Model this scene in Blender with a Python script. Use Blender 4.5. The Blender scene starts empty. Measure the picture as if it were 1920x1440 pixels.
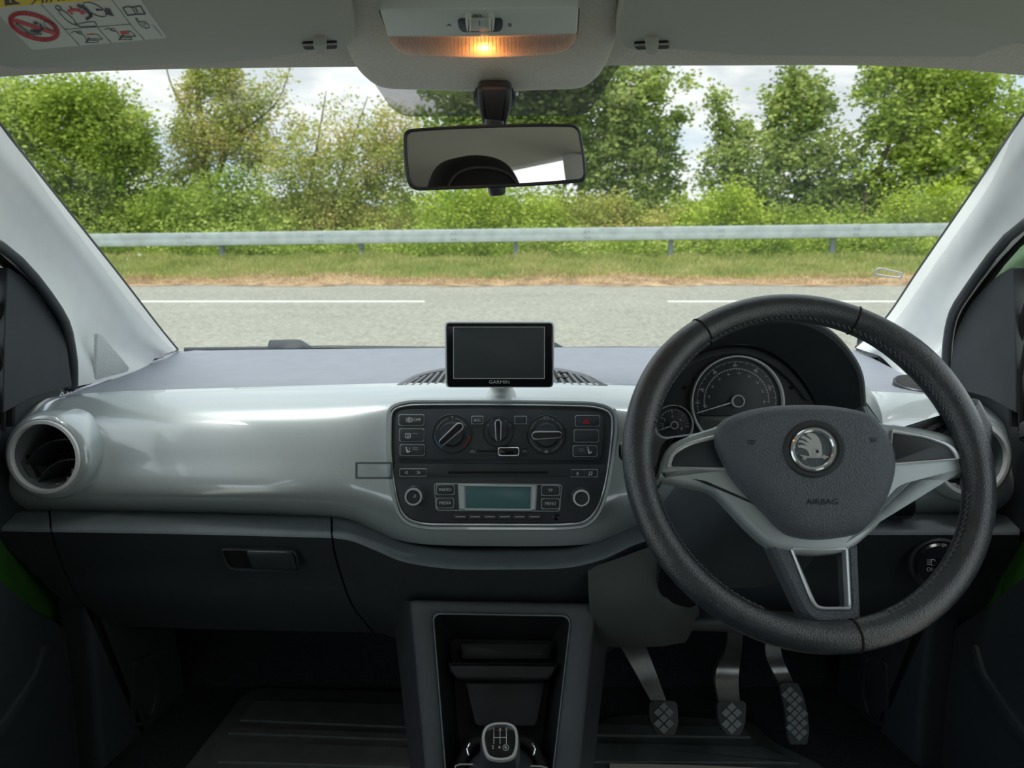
import bpy, math, random
import numpy as np
from mathutils import Vector, Matrix
PI = math.pi
scene = bpy.context.scene
COL = scene.collection
random.seed(7); RNG = np.random.default_rng(7)

# ------------------------------------------------------------------ camera
CAM = Vector((0, 0, 1.2)); TH = math.radians(13.45); FPX = 1400.0
cd = bpy.data.cameras.new('camera'); cam = bpy.data.objects.new('camera', cd); COL.objects.link(cam)
cam.location = CAM; cam.rotation_euler = (PI/2 - TH, 0, 0)
cd.sensor_width = 36; cd.sensor_fit = 'HORIZONTAL'; cd.lens = FPX/1920*36; cd.clip_start = .02; cd.clip_end = 500
cd.dof.use_dof = True; cd.dof.focus_distance = .95; cd.dof.aperture_fstop = 9
scene.camera = cam
scene.view_settings.view_transform = 'Standard'; scene.view_settings.look = 'None'
scene.view_settings.gamma = 1; scene.view_settings.use_curve_mapping = False
scene.view_settings.exposure = 0.6

# ------------------------------------------------------------------ sky: bright broken cloud
SKY = 1.04
w = bpy.data.worlds.new('sky'); scene.world = w; w.use_nodes = True
nt = w.node_tree; N = nt.nodes; L = nt.links; N.clear()
out = N.new('ShaderNodeOutputWorld'); bg = N.new('ShaderNodeBackground'); tc = N.new('ShaderNodeTexCoord')
mp = N.new('ShaderNodeMapping'); mp.inputs['Scale'].default_value = (2.2, 2.2, 7.0); mp.inputs['Location'].default_value = (.3, .1, .4)
nz = N.new('ShaderNodeTexNoise'); nz.inputs['Scale'].default_value = 1.5; nz.inputs['Detail'].default_value = 6; nz.inputs['Roughness'].default_value = .55
cr = N.new('ShaderNodeValToRGB'); e = cr.color_ramp.elements
e[0].position = .38; e[0].color = (.50, .66, .82, 1); e[1].position = .56; e[1].color = (.93, .94, .94, 1)
m_ = e.new(.45); m_.color = (.66, .76, .86, 1); m_ = e.new(.50); m_.color = (.80, .85, .90, 1)
m_ = e.new(.63); m_.color = (.68, .72, .77, 1)
L.new(tc.outputs['Generated'], mp.inputs['Vector']); L.new(mp.outputs['Vector'], nz.inputs['Vector'])
L.new(nz.outputs['Fac'], cr.inputs['Fac']); L.new(cr.outputs['Color'], bg.inputs['Color'])
bg.inputs['Strength'].default_value = SKY; L.new(bg.outputs['Background'], out.inputs['Surface'])
sd = bpy.data.lights.new('sun', 'SUN'); sun = bpy.data.objects.new('sun', sd); COL.objects.link(sun)
sd.energy = 3.0; sd.angle = math.radians(30); sd.color = (1, .97, .92)
sun.rotation_euler = Vector((-.30, -.36, 1.0)).to_track_quat('Z', 'Y').to_euler()
sun.location = (0, 0, 12)

# ------------------------------------------------------------------ helpers
def ray(px, py):
    x = (px-960)/FPX; v = (720-py)/FPX
    return Vector((x, math.cos(TH)+v*math.sin(TH), -math.sin(TH)+v*math.cos(TH)))
def P(px, py, Y):
    d = ray(px, py); return CAM + d*(Y/d.y)
class Pl:
    def __init__(s, o, n):
        s.o = Vector(o); s.n = Vector(n).normalized()
        s.u = Vector((0, 0, 1)).cross(s.n)
        if s.u.length < .2: s.u = Vector((1, 0, 0))
        s.u.normalize(); s.v = s.n.cross(s.u).normalized()
    def hit(s, px, py, off=0.0):
        d = ray(px, py); return CAM + d*(((s.o+s.n*off)-CAM).dot(s.n)/d.dot(s.n))
    def to2(s, p): q = p-s.o; return (q.dot(s.u), q.dot(s.v))
    def fr2(s, a, off): return s.o+s.u*a[0]+s.v*a[1]+s.n*off

def S(r, g, b):
    f = lambda c: ((c/255+.055)/1.055)**2.4 if c > 10 else c/255/12.92
    return (f(r), f(g), f(b))
MATS = {}
def mat(name, col, rough=.5, metal=0, bump=0, bscale=400, coat=0, spec=.5, emit=None, estr=0, var=0, vscale=30, btype='noise', col2=None):
    if name in MATS: return MATS[name]
    m = bpy.data.materials.new(name); m.use_nodes = True; nt = m.node_tree; b = nt.nodes['Principled BSDF']
    b.inputs['Base Color'].default_value = (*col, 1); b.inputs['Roughness'].default_value = rough
    b.inputs['Metallic'].default_value = metal; b.inputs['Specular IOR Level'].default_value = spec
    b.inputs['Coat Weight'].default_value = coat; b.inputs['Coat Roughness'].default_value = .03; b.inputs['Coat IOR'].default_value = 1.7
    tc = nt.nodes.new('ShaderNodeTexCoord')
    if emit: b.inputs['Emission Color'].default_value = (*emit, 1); b.inputs['Emission Strength'].default_value = estr
    if bump:
        if btype == 'voronoi':
            t = nt.nodes.new('ShaderNodeTexVoronoi'); o = t.outputs['Distance']
        else:
            t = nt.nodes.new('ShaderNodeTexNoise'); t.inputs['Detail'].default_value = 3; o = t.outputs['Fac']
        t.inputs['Scale'].default_value = bscale
        nt.links.new(tc.outputs['Object'], t.inputs['Vector'])
        bp = nt.nodes.new('ShaderNodeBump'); bp.inputs['Strength'].default_value = bump; bp.inputs['Distance'].default_value = .001
        nt.links.new(o, bp.inputs['Height']); nt.links.new(bp.outputs['Normal'], b.inputs['Normal'])
    n2 = nt.nodes.new('ShaderNodeTexNoise'); n2.inputs['Scale'].default_value = vscale; n2.inputs['Detail'].default_value = 4
    nt.links.new(tc.outputs['Object'], n2.inputs['Vector'])
    mx = nt.nodes.new('ShaderNodeMix'); mx.data_type = 'RGBA'
    c2 = col2 or tuple(c*(1-var) for c in col)
    c1 = col if col2 else tuple(min(1, c*(1+var)) for c in col)
    mx.inputs['A'].default_value = (*c2, 1); mx.inputs['B'].default_value = (*c1, 1)
    rp = nt.nodes.new('ShaderNodeMapRange'); rp.inputs['From Min'].default_value = .35; rp.inputs['From Max'].default_value = .65
    nt.links.new(n2.outputs['Fac'], rp.inputs['Value']); nt.links.new(rp.outputs['Result'], mx.inputs['Factor'])
    if var or col2: nt.links.new(mx.outputs['Result'], b.inputs['Base Color'])
    MATS[name] = m; return m

def org(p):
    while p.parent: p = p.parent
    return Vector(p.location)
def meta(o, label=None, cat=None, group=None, kind=None):
    if label: o['label'] = label
    if cat: o['category'] = cat
    if group: o['group'] = group
    if kind: o['kind'] = kind
    return o
def thing(name, loc, label, cat, group=None, kind=None):
    o = bpy.data.objects.new(name, None); COL.objects.link(o); o.location = loc; o.empty_display_size = .02
    return meta(o, label, cat, group, kind)
def mk(name, verts, faces, m, parent=None, sharp=35, **k):
    me = bpy.data.meshes.new(name)
    V = [Vector(v) for v in verts]
    if parent is not None: L0 = org(parent)
    else:
        xs = [v.x for v in V]; ys = [v.y for v in V]; zs = [v.z for v in V]
        L0 = Vector(((min(xs)+max(xs))/2, (min(ys)+max(ys))/2, min(zs)))
    me.from_pydata([v-L0 for v in V], [], faces); me.validate()
    me.materials.append(m)
    if sharp is not None:
        me.shade_smooth(); me.set_sharp_from_angle(angle=math.radians(sharp))
    o = bpy.data.objects.new(name, me); COL.objects.link(o)
    if parent is not None: o.parent = parent
    else: o.location = L0
    return meta(o, **k)

def rpoly(pts, r=8, seg=5):
    out = []; n = len(pts)
    for i in range(n):
        p = pts[i]; rr = p[2] if len(p) > 2 else r
        a = Vector(pts[i-1][:2]); b = Vector(p[:2]); c = Vector(pts[(i+1) % n][:2])
        ra = min(rr, (a-b).length*.49); rc = min(rr, (c-b).length*.49)
        s = b+(a-b).normalized()*ra; t = b+(c-b).normalized()*rc
        for k in range(seg+1):
            u = k/seg; q = s*(1-u)**2+b*2*u*(1-u)+t*u*u; out.append((q.x, q.y))
    return out
def box4(x0, y0, x1, y1, r=4, seg=4): return rpoly([(x0, y0), (x1, y0), (x1, y1), (x0, y1)], r, seg)
def ell(cx, cy, rx, ry=None, n=40):
    ry = ry or rx
    return [(cx+rx*math.cos(2*PI*i/n), cy+ry*math.sin(2*PI*i/n)) for i in range(n)]
def cmr(p, closed=False, k=6):
    n = len(p); out = []; V = [Vector(q) for q in p]
    for i in range(n if closed else n-1):
        g = (lambda j: V[j % n]) if closed else (lambda j: V[max(0, min(n-1, j))])
        a, b, c, d = g(i-1), g(i), g(i+1), g(i+2)
        for s in range(k):
            t = s/k
            out.append(.5*((2*b)+(c-a)*t+(2*a-5*b+4*c-d)*t*t+(3*b-a-3*c+d)*t**3))
    if not closed: out.append(V[-1])
    return out
def c2(p, k=6): return [(q[0], q[1]) for q in cmr([Vector((a[0], a[1], 0)) for a in p], True, k)]

def area2(q): return sum(q[i-1][0]*q[i][1]-q[i][0]*q[i-1][1] for i in range(len(q)))/2
def inset(q, d):
    n = len(q); out = []
    for i in range(n):
        a = Vector(q[i-1]); b = Vector(q[i]); c = Vector(q[(i+1) % n])
        e1 = b-a; e2 = c-b
        if e1.length < 1e-9: e1 = b-Vector(q[i-2])
        if e2.length < 1e-9: e2 = Vector(q[(i+2) % n])-b
        e1.normalize(); e2.normalize()
        n1 = Vector((-e1.y, e1.x)); n2 = Vector((-e2.y, e2.x)); m = n1+n2
        if m.length < .3: m = n1
        m.normalize(); k = d/max(.45, m.dot(n1)); out.append((b.x+m.x*k, b.y+m.y*k))
    return out
def rings(levels, closed_back=True, cap=True):
    n = len(levels[0]); V = [p for l in levels for p in l]; F = []
    for a in range(len(levels)-1):
        for i in range(n):
            j = (i+1) % n; F.append((a*n+i, a*n+j, (a+1)*n+j, (a+1)*n+i))
    if cap: F.append(tuple(range((len(levels)-1)*n, len(levels)*n)))
    if closed_back: F.append(tuple(reversed(range(n))))
    return V, F
def slab(name, pts, pl, o0, o1, m, parent=None, bev=.001, seg=2, sharp=35, back=True, **k):
    """flat piece standing on plane pl from offset o0 to o1, outline given where its front face is seen"""
    q = [pl.to2(pl.hit(x, y, o1)) for x, y in pts]
    if area2(q) < 0: q = q[::-1]
    bev = min(bev, abs(o1-o0)*.9)
    lv = [[pl.fr2(a, o0) for a in q]]
    for s in range(seg+1):
        t = s/seg*PI/2; qi = inset(q, bev*(1-math.cos(t))); h = o1-bev*(1-math.sin(t))
        lv.append([pl.fr2(a, h) for a in qi])
    V, F = rings(lv, back)
    return mk(name, V, F, m, parent, sharp, **k)
def pillow(name, pts, pl, prof, m, parent=None, back=True, sharp=50, ref=None, **k):
    """prof: list of (scale toward centroid, offset)"""
    q = [pl.to2(pl.hit(x, y, prof[0][1] if ref is None else ref)) for x, y in pts]
    if area2(q) < 0: q = q[::-1]
    cx = sum(a[0] for a in q)/len(q); cy = sum(a[1] for a in q)/len(q)
    lv = [[pl.fr2((cx+(a[0]-cx)*s, cy+(a[1]-cy)*s), h) for a in q] for s, h in prof]
    V, F = rings(lv, back); return mk(name, V, F, m, parent, sharp, **k)
def frame(name, outer, inner, pl, o0, o1, m, parent=None, bev=.0008, sharp=35, **k):
    """a ring between two outlines with the same number of points"""
    A = [pl.to2(pl.hit(x, y, o1)) for x, y in outer]; B = [pl.to2(pl.hit(x, y, o1)) for x, y in inner]
    if area2(A) < 0: A = A[::-1]; B = B[::-1]
    bev = min(bev, abs(o1-o0)*.9)
    Ai = inset(A, bev); Bi = inset(B, -bev)
    lv = [[pl.fr2(a, o0) for a in B], [pl.fr2(a, o0) for a in A], [pl.fr2(a, o1-bev) for a in A], [pl.fr2(a, o1) for a in Ai],
          [pl.fr2(a, o1) for a in Bi], [pl.fr2(a, o1-bev) for a in B], [pl.fr2(a, o0) for a in B]]
    V, F = rings(lv, False, False); return mk(name, V, F, m, parent, sharp, **k)
def tube(name, path, r, m, parent=None, closed=False, n=10, flat=1.0, nrm=None, sharp=50, **k):
    path = [Vector(p) for p in path]; M = len(path); V = []; F = []
    pn = None
    for i, p in enumerate(path):
        a = path[i-1] if (closed or i > 0) else path[0]; b = path[(i+1) % M] if (closed or i < M-1) else path[-1]
        t = (b-a).normalized()
        if nrm is not None: u = Vector(nrm)-t*t.dot(Vector(nrm))
        elif pn is None: u = t.cross(Vector((0, 0, 1)) if abs(t.z) < .9 else Vector((1, 0, 0)))
        else: u = pn-t*t.dot(pn)
        u.normalize(); pn = u; v = t.cross(u)
        rr = r[i] if isinstance(r, (list, tuple)) else r
        for j in range(n):
            c = 2*PI*j/n; V.append(p+u*(rr*flat*math.cos(c))+v*(rr*math.sin(c)))
    for i in range(M if closed else M-1):
        for j in range(n):
            F.append((i*n+j, i*n+(j+1) % n, ((i+1) % M)*n+(j+1) % n, ((i+1) % M)*n+j))
    if not closed: F.append(tuple(reversed(range(n)))); F.append(tuple(range((M-1)*n, M*n)))
    return mk(name, V, F, m, parent, sharp, **k)
def lathe(name, c, ax, prof, m, parent=None, n=32, sharp=35, caps=None, **k):
    """prof: (radius, height along ax)"""
    ax = Vector(ax).normalized(); u = ax.cross(Vector((0, 0, 1)) if abs(ax.z) < .9 else Vector((1, 0, 0))).normalized(); v = ax.cross(u)
    c = Vector(c); V = []; F = []
    for r, h in prof:
        for j in range(n):
            a = 2*PI*j/n; V.append(c+ax*h+(u*math.cos(a)+v*math.sin(a))*max(r, 1e-5))
    for i in range(len(prof)-1):
        for j in range(n): F.append((i*n+j, i*n+(j+1) % n, (i+1)*n+(j+1) % n, (i+1)*n+j))
    if caps or (caps is None and prof[-1][0] < .5*prof[0][0]): F.append(tuple(reversed(range(n)))); F.append(tuple(range((len(prof)-1)*n, len(prof)*n)))
    return mk(name, V, F, m, parent, sharp, **k)
def loft(name, cols, m, parent=None, ku=6, kv=6, thick=.004, sharp=60, world=False, **k):
    """cols: list of columns of control points (px,py,Y) or world vectors; smooth surface through them"""
    G = [[(Vector(p) if world else P(*p)) for p in c] for c in cols]
    G = [cmr(c, False, kv) for c in G]
    R = list(map(list, zip(*G))); R = [cmr(r, False, ku) for r in R]
    nr = len(R); nc = len(R[0]); V = [p for r in R for p in r]; F = []
    for i in range(nr-1):
        for j in range(nc-1): F.append((i*nc+j, (i+1)*nc+j, (i+1)*nc+j+1, i*nc+j+1))
    if thick:
        # second skin away from the cabin so that the panel has real thickness
        Nn = []
        for i in range(nr):
            for j in range(nc):
                a = R[min(i+1, nr-1)][j]-R[max(i-1, 0)][j]; b = R[i][min(j+1, nc-1)]-R[i][max(j-1, 0)]
                q = a.cross(b); Nn.append(q.normalized() if q.length > 1e-12 else Vector((0, 1, 0)))
        mid = len(V)//2; sgn = -1 if Nn[mid].dot(CAM-V[mid]) > 0 else 1
        if sgn < 0: pass
        else: F = [f[::-1] for f in F]
        nv = len(V); V = V+[V[i]+Nn[i]*sgn*thick for i in range(nv)]
        F2 = [tuple(nv+x for x in f[::-1]) for f in F]
        bd = [j for j in range(nc)]+[i*nc+nc-1 for i in range(1, nr)]+[(nr-1)*nc+j for j in range(nc-2, -1, -1)]+[i*nc for i in range(nr-2, 0, -1)]
        E = [(bd[i], bd[(i+1) % len(bd)], nv+bd[(i+1) % len(bd)], nv+bd[i]) for i in range(len(bd))]
        F = F+F2+E
    return mk(name, V, F, m, parent, sharp, **k)
def box(name, x0, x1, y0, y1, z0, z1, m, parent=None, **k):
    V = [(x, y, z) for x in (x0, x1) for y in (y0, y1) for z in (z0, z1)]
    F = [(0, 1, 3, 2), (4, 6, 7, 5), (0, 4, 5, 1), (2, 3, 7, 6), (0, 2, 6, 4), (1, 5, 7, 3)]
    return mk(name, V, F, m, parent, 30, **k)
_T = {}
def tmesh(s):
    if s not in _T:
        c = bpy.data.curves.new('t', 'FONT'); c.body = s; c.align_x = 'CENTER'; c.align_y = 'CENTER'; c.resolution_u = 2
        o = bpy.data.objects.new('t', c); me = o.to_mesh()
        _T[s] = ([tuple(v.co[:2]) for v in me.vertices], [tuple(p.vertices) for p in me.polygons])
        o.to_mesh_clear(); bpy.data.objects.remove(o); bpy.data.curves.remove(c)
    return _T[s]
def txt(s, cx, cy, size, pl, off, m, parent, name='lettering', rot=0, sx=1.0, shear=(0, 0), items=None):
    V = []; F = []
    for (s, cx, cy, size, rot) in (items or [(s, cx, cy, size, rot)]):
        v, f = tmesh(s); b = len(V); c_, s_ = math.cos(rot), math.sin(rot)
        for x, y in v:
            X = x*size*sx; Y = -y*size; V.append(pl.hit(cx+X*c_-Y*s_+shear[0]*Y, cy+X*s_+Y*c_+shear[1]*X, off))
        F += [tuple(b+i for i in q) for q in f]
    return mk(name, V, F, m, parent, None)
def stroke(pts, wd, closed=False):
    """a px polyline widened into quads"""
    out = []; n = len(pts); q = [Vector(p) for p in pts]; sg = n if closed else n-1
    for i in range(sg):
        a, b = q[i], q[(i+1) % n]; d = (b-a)
        if d.length < 1e-6: continue
        d.normalize(); nn = Vector((-d.y, d.x))*wd/2; e = d*wd*.25
        out.append([tuple(a-e+nn), tuple(b+e+nn), tuple(b+e-nn), tuple(a-e-nn)])
    return out
def art(name, polys, pl, off, m, parent, th=0):
    V = []; F = []
    for p in polys:
        b = len(V)
        if th:
            q = [pl.to2(pl.hit(x, y, off+th)) for x, y in p]
            if area2(q) < 0: q = q[::-1]
            n = len(q); V += [pl.fr2(a, off) for a in q]+[pl.fr2(a, off+th) for a in q]
            F += [(b+i, b+(i+1) % n, b+n+(i+1) % n, b+n+i) for i in range(n)]+[tuple(range(b+n, b+2*n))]
        else:
            V += [pl.hit(x, y, off) for x, y in p]; F.append(tuple(range(b, b+len(p))))
    return mk(name, V, F, m, parent, 30)
def to_px(v):
    q = v-CAM; F_ = Vector((0, math.cos(TH), -math.sin(TH))); U_ = Vector((0, math.sin(TH), math.cos(TH))); d = q.dot(F_)
    return (960+q.x/d*FPX, 720-q.dot(U_)/d*FPX)
def cut_hole(o, cx, cy, r, Y):
    """open a round hole through a panel where a duct passes"""
    import bmesh
    bm = bmesh.new(); bm.from_mesh(o.data); off = org(o); c = P(cx, cy, Y)
    bad = [f for f in bm.faces if (lambda d: math.hypot(d.x, d.z))(f.calc_center_median()+off-c) < r]
    bmesh.ops.delete(bm, geom=bad, context='FACES'); bm.to_mesh(o.data); bm.free()
# ------------------------------------------------------------------ materials
M = {}
M['soft'] = mat('soft_dash_plastic', S(140, 146, 158), .5, bump=.25, bscale=1500, var=.04, spec=.6)
M['grain'] = mat('grained_plastic', S(116, 126, 131), .5, bump=.5, bscale=1100, var=.05, btype='voronoi')
M['dark'] = mat('dark_plastic', S(54, 60, 64), .55, bump=.2, bscale=900, var=.06)
M['black'] = mat('satin_black', S(54, 60, 64), .38, var=.05)
M['gap'] = mat('shadow_gap_black', S(6, 7, 8), .8)
M['gloss_black'] = mat('gloss_black', S(26, 28, 31), .15, spec=.5)
M['gloss'] = mat('silver_grey_gloss', S(202, 212, 214), .3, metal=.3, coat=1, var=.03, vscale=900)
M['satin_grey'] = mat('satin_grey_trim', S(190, 199, 200), .34, metal=.25, var=.02)
M['silver'] = mat('satin_silver', S(225, 228, 230), .25, metal=.45)
M['white_ring'] = mat('bright_silver_ring', S(246, 248, 250), .35, metal=.1)
M['chrome'] = mat('chrome', S(240, 243, 245), .12, metal=.75)
M['head'] = mat('headliner_fabric', S(205, 204, 192), .9, bump=.6, bscale=260, var=.05, vscale=300, spec=.1)
M['visor'] = mat('visor_vinyl', S(172, 176, 166), .8, bump=.1, bscale=700, spec=.2)
M['lampgrey'] = mat('lamp_housing_grey', S(205, 214, 208), .55)
M['pillar'] = mat('pillar_light_grey', S(240, 243, 242), .6, bump=.15, bscale=1200, var=.02, spec=.3)
M['green'] = mat('green_car_paint', S(62, 112, 48), .25, coat=.8)
M['leather'] = mat('black_leather', S(60, 65, 69), .25, bump=.3, bscale=900, spec=1.0, var=.1, vscale=60, btype='voronoi')
M['airbag'] = mat('airbag_cover_grain', S(98, 104, 112), .42, bump=.8, bscale=650, var=.04, btype='voronoi')
M['carpet'] = mat('dark_carpet', S(50, 54, 57), .95, bump=.8, bscale=900, var=.2, vscale=200, spec=.1)
M['rubber'] = mat('rubber_mat', S(88, 96, 94), .62, bump=.3, bscale=1200, var=.1)
M['print'] = mat('pale_print', S(214, 218, 220), .6)
M['dimprint'] = mat('dim_print', S(165, 170, 172), .6)
M['darkprint'] = mat('black_print', S(18, 20, 26), .6)
M['redprint'] = mat('red_print', S(196, 34, 44), .6)
M['yellow'] = mat('yellow_print', S(226, 196, 30), .6)
M['paper'] = mat('white_label', S(196, 202, 192), .6)
M['lcd'] = mat('lcd_teal', S(84, 122, 126), .3)
M['screen'] = mat('sat_nav_screen', S(74, 80, 84), .4)
M['seat'] = mat('seat_cloth', S(24, 25, 27), .85, bump=.4, bscale=500)
M['bin'] = mat('bin_black', S(26, 29, 32), .6)
M['thread'] = mat('pale_thread', S(120, 124, 126), .7)
M['metal'] = mat('pedal_steel', S(150, 152, 150), .35, metal=.8, var=.15, vscale=40)
M['mirror'] = mat('mirror_glass', (.86, .84, .82), .0, metal=1)

def glass_mat(name, tint, gl=.045, rough=0.0):
    m = bpy.data.materials.new(name); m.use_nodes = True; nt = m.node_tree; nt.nodes.clear()
    o = nt.nodes.new('ShaderNodeOutputMaterial'); t = nt.nodes.new('ShaderNodeBsdfTransparent'); g = nt.nodes.new('ShaderNodeBsdfGlossy')
    x = nt.nodes.new('ShaderNodeMixShader'); f = nt.nodes.new('ShaderNodeFresnel'); f.inputs['IOR'].default_value = 1.3
    t.inputs['Color'].default_value = (*tint, 1); g.inputs['Roughness'].default_value = rough
    nt.links.new(f.outputs[0], x.inputs[0]); nt.links.new(t.outputs[0], x.inputs[1]); nt.links.new(g.outputs[0], x.inputs[2])
    nt.links.new(x.outputs[0], o.inputs['Surface']); return m
M['glass'] = glass_mat('tinted_windscreen', (.70, .72, .70))
M['sideglass'] = glass_mat('side_glass', (.97, .98, .97))
M['clear'] = glass_mat('clear_plastic', (.95, .97, .97), rough=.05)
def dots_mat():
    m = bpy.data.materials.new('printed_dot_screen'); m.use_nodes = True; nt = m.node_tree; b = nt.nodes['Principled BSDF']
    b.inputs['Base Color'].default_value = (.012, .013, .02, 1); b.inputs['Roughness'].default_value = .5
    tc = nt.nodes.new('ShaderNodeTexCoord'); mp = nt.nodes.new('ShaderNodeMapping'); sp = nt.nodes.new('ShaderNodeSeparateXYZ')
    mp.inputs['Rotation'].default_value = (0, 0, PI/4); mp.inputs['Scale'].default_value = (2200, 2600, 1)
    nt.links.new(tc.outputs['Object'], mp.inputs['Vector']); nt.links.new(mp.outputs['Vector'], sp.inputs[0])
    def mth(op, a, c=None):
        n = nt.nodes.new('ShaderNodeMath'); n.operation = op; nt.links.new(a, n.inputs[0])
        if c is not None:
            if isinstance(c, (int, float)): n.inputs[1].default_value = c
            else: nt.links.new(c, n.inputs[1])
        return n.outputs[0]
    s = mth('MULTIPLY', mth('SINE', sp.outputs[0]), mth('SINE', sp.outputs[1]))
    g = mth('LESS_THAN', s, -.22) ; g2 = mth('GREATER_THAN', s, .22); a = mth('ADD', g, g2)
    nt.links.new(a, b.inputs['Alpha']); return m
M['dots'] = dots_mat()

# ------------------------------------------------------------------ car shell
HW = .70
rows = []
front = [P(-110, 152, .875), P(200, 133, .89), P(600, 126, .9), P(960, 124, .9), P(1300, 123, .9), P(1700, 125, .89), P(2030, 152, .875)]
def crow(y, z, hw, drop): return [Vector((hw*t, y, z-drop*abs(t)**3)) for t in (-1, -.72, -.34, 0, .34, .72, 1)]
G = [front] + [crow(y, z, hw, dr) for y, z, hw, dr in ((.8, 1.392, .64, .05), (.6, 1.415, .62, .07), (.2, 1.43, .61, .08), (-.4, 1.43, .61, .09), (-1.0, 1.40, .6, .1), (-1.35, 1.34, .58, .1))]
cols = list(map(list, zip(*G)))
loft('ceiling', cols, M['head'], None, 5, 5, .03, world=True, kind='structure', label='pale grey fabric headliner above the windscreen')

# floor pan and toe board, bulkhead
fl = box('floor', -.74, .74, -1.5, 1.28, .26, .30, M['carpet'], kind='structure', label='dark carpeted floor of the footwells')
loft('trim_1', [[(x, 1.26, .30), (x, 1.36, .36), (x, 1.46, .5), (x, 1.5, .8)] for x in (-.74, 0, .74)], M['carpet'], None, 2, 4, .02, world=True, kind='structure', label='dark carpeted toe board under the dashboard')
loft('trim_2', [[P(150, 654, 1.50)+Vector((0, .0, -.02)), P(150, 700, 1.62)+Vector((0, 0, -.1))], [P(1750, 652, 1.50)+Vector((0, 0, -.02)), P(1750, 700, 1.62)+Vector((0, 0, -.1))]], M['black'], None, 2, 2, .02, world=True, kind='structure', label='black scuttle strip outside the foot of the windscreen')

for s, nm in ((-1, 'left'), (1, 'right')): box('trim_%d' % (11 if s < 0 else 12), min(s*.75, s*.77), max(s*.75, s*.77), .9, 1.6, .2, .93, M['carpet'], kind='structure', label='dark side wall of the %s footwell' % nm)
# rear bulkhead with the back window, for the light and the mirror
box('wall_back', -.74, .74, -1.52, -1.48, .3, .93, M['carpet'], kind='structure', label='back wall of the cabin below the rear window')
mk('window_3', [(-.6, -1.48, .93), (.6, -1.48, .93), (.52, -1.36, 1.29), (-.52, -1.36, 1.29)], [(0, 1, 2, 3)], M['sideglass'], None, None, kind='structure', label='rear window')
for s, nm, dn in ((-1, 'left', 'passenger'), (1, 'right', 'driver')):
    # lower side wall behind the front doors
    box('wall_'+nm, min(s*.72, s*.76), max(s*.72, s*.76), -1.5, -.02, .3, .93, M['pillar'], kind='structure', label='rear side wall of the cabin on the %s side' % dn)
    def pil(name, pts, th=.03):
        a = [Vector(p) for p in pts]; b = [p+Vector((s*th, 0, 0)) for p in a]; V, F = rings([a, b]); 
        return mk(name, V, F, M['pillar'], None, 30, kind='structure')
    o = pil('trim_%d' % (5 if s < 0 else 6), [(s*.71, -.02, .3), (s*.71, -.02, .93), (s*.62, -.05, 1.34), (s*.62, -.17, 1.36), (s*.71, -.2, .93), (s*.71, -.2, .3)])
    o['label'] = 'pale pillar between front door and rear side window, %s side' % dn
    o = pil('trim_%d' % (7 if s < 0 else 8), [(s*.70, -.88, .93), (s*.61, -.82, 1.34), (s*.58, -1.34, 1.32), (s*.68, -1.48, .93)])
    o['label'] = 'pale rear corner pillar, %s side' % dn
    mk('window_%d' % (4 if s < 0 else 5), [(s*.73, -.2, .93), (s*.72, -.88, .93), (s*.63, -.82, 1.35), (s*.64, -.17, 1.36)], [(0, 1, 2, 3)], M['sideglass'], None, None, kind='structure', label='rear side window, %s side' % dn)
    # roof rail closing the gap between headliner and glass
    tube('trim_%d' % (9 if s < 0 else 10), [(s*.65, .72, 1.372), (s*.65, .4, 1.378), (s*.645, 0, 1.375), (s*.63, -.8, 1.35), (s*.6, -1.36, 1.29)], .03, M['pillar'], None, n=8, kind='structure', label='roof side rail above the %s door' % dn)

# ------------------------------------------------------------------ windscreen
wt = [P(-60, 138, .93), P(300, 118, .935), P(960, 112, .94), P(1650, 112, .935), P(1990, 138, .93)]
wb = [P(240, 664, 1.47), P(560, 664, 1.52), P(960, 662, 1.54), P(1380, 662, 1.52), P(1740, 664, 1.47)]
win = loft('window_1', [[a, a.lerp(b, .5)+Vector((0, .012, .02)), b] for a, b in zip(wt, wb)], M['glass'], None, 6, 6, 0, world=True, kind='structure', label='tinted windscreen above the dashboard')
WPL = Pl(P(960, 118, .925), (0, -.60, -.80))
art('dotted_shade_band', [rpoly([(655, 95), (1190, 95), (1158, 128), (1122, 185), (1095, 217), (760, 219), (735, 205), (682, 128)], 14)], Pl(P(960, 118, .937), (P(960, 118, .937)-P(960, 220, 1.02)).cross(Vector((1, 0, 0))).normalized()*1), 0, M['dots'], win)['label'] = 'black dot matrix printed on the glass behind the mirror'
# clear torn sticker corner on the glass, right
spl = Pl(P(1668, 512, 1.27), (0, -.6, -.55))
frame('sticker_remnant', rpoly([(1640, 506), (1650, 502), (1694, 512), (1692, 523), (1668, 521), (1638, 516)], 4), rpoly([(1644, 508), (1651, 505.5), (1690, 514), (1688, 520), (1668, 518), (1642, 513.5)], 4), spl, 0, .001, mat('torn_clear_film', S(238, 240, 236), .3), None, bev=.0003, label='small torn clear sticker scrap at lower right of the windscreen', cat='sticker')

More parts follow.
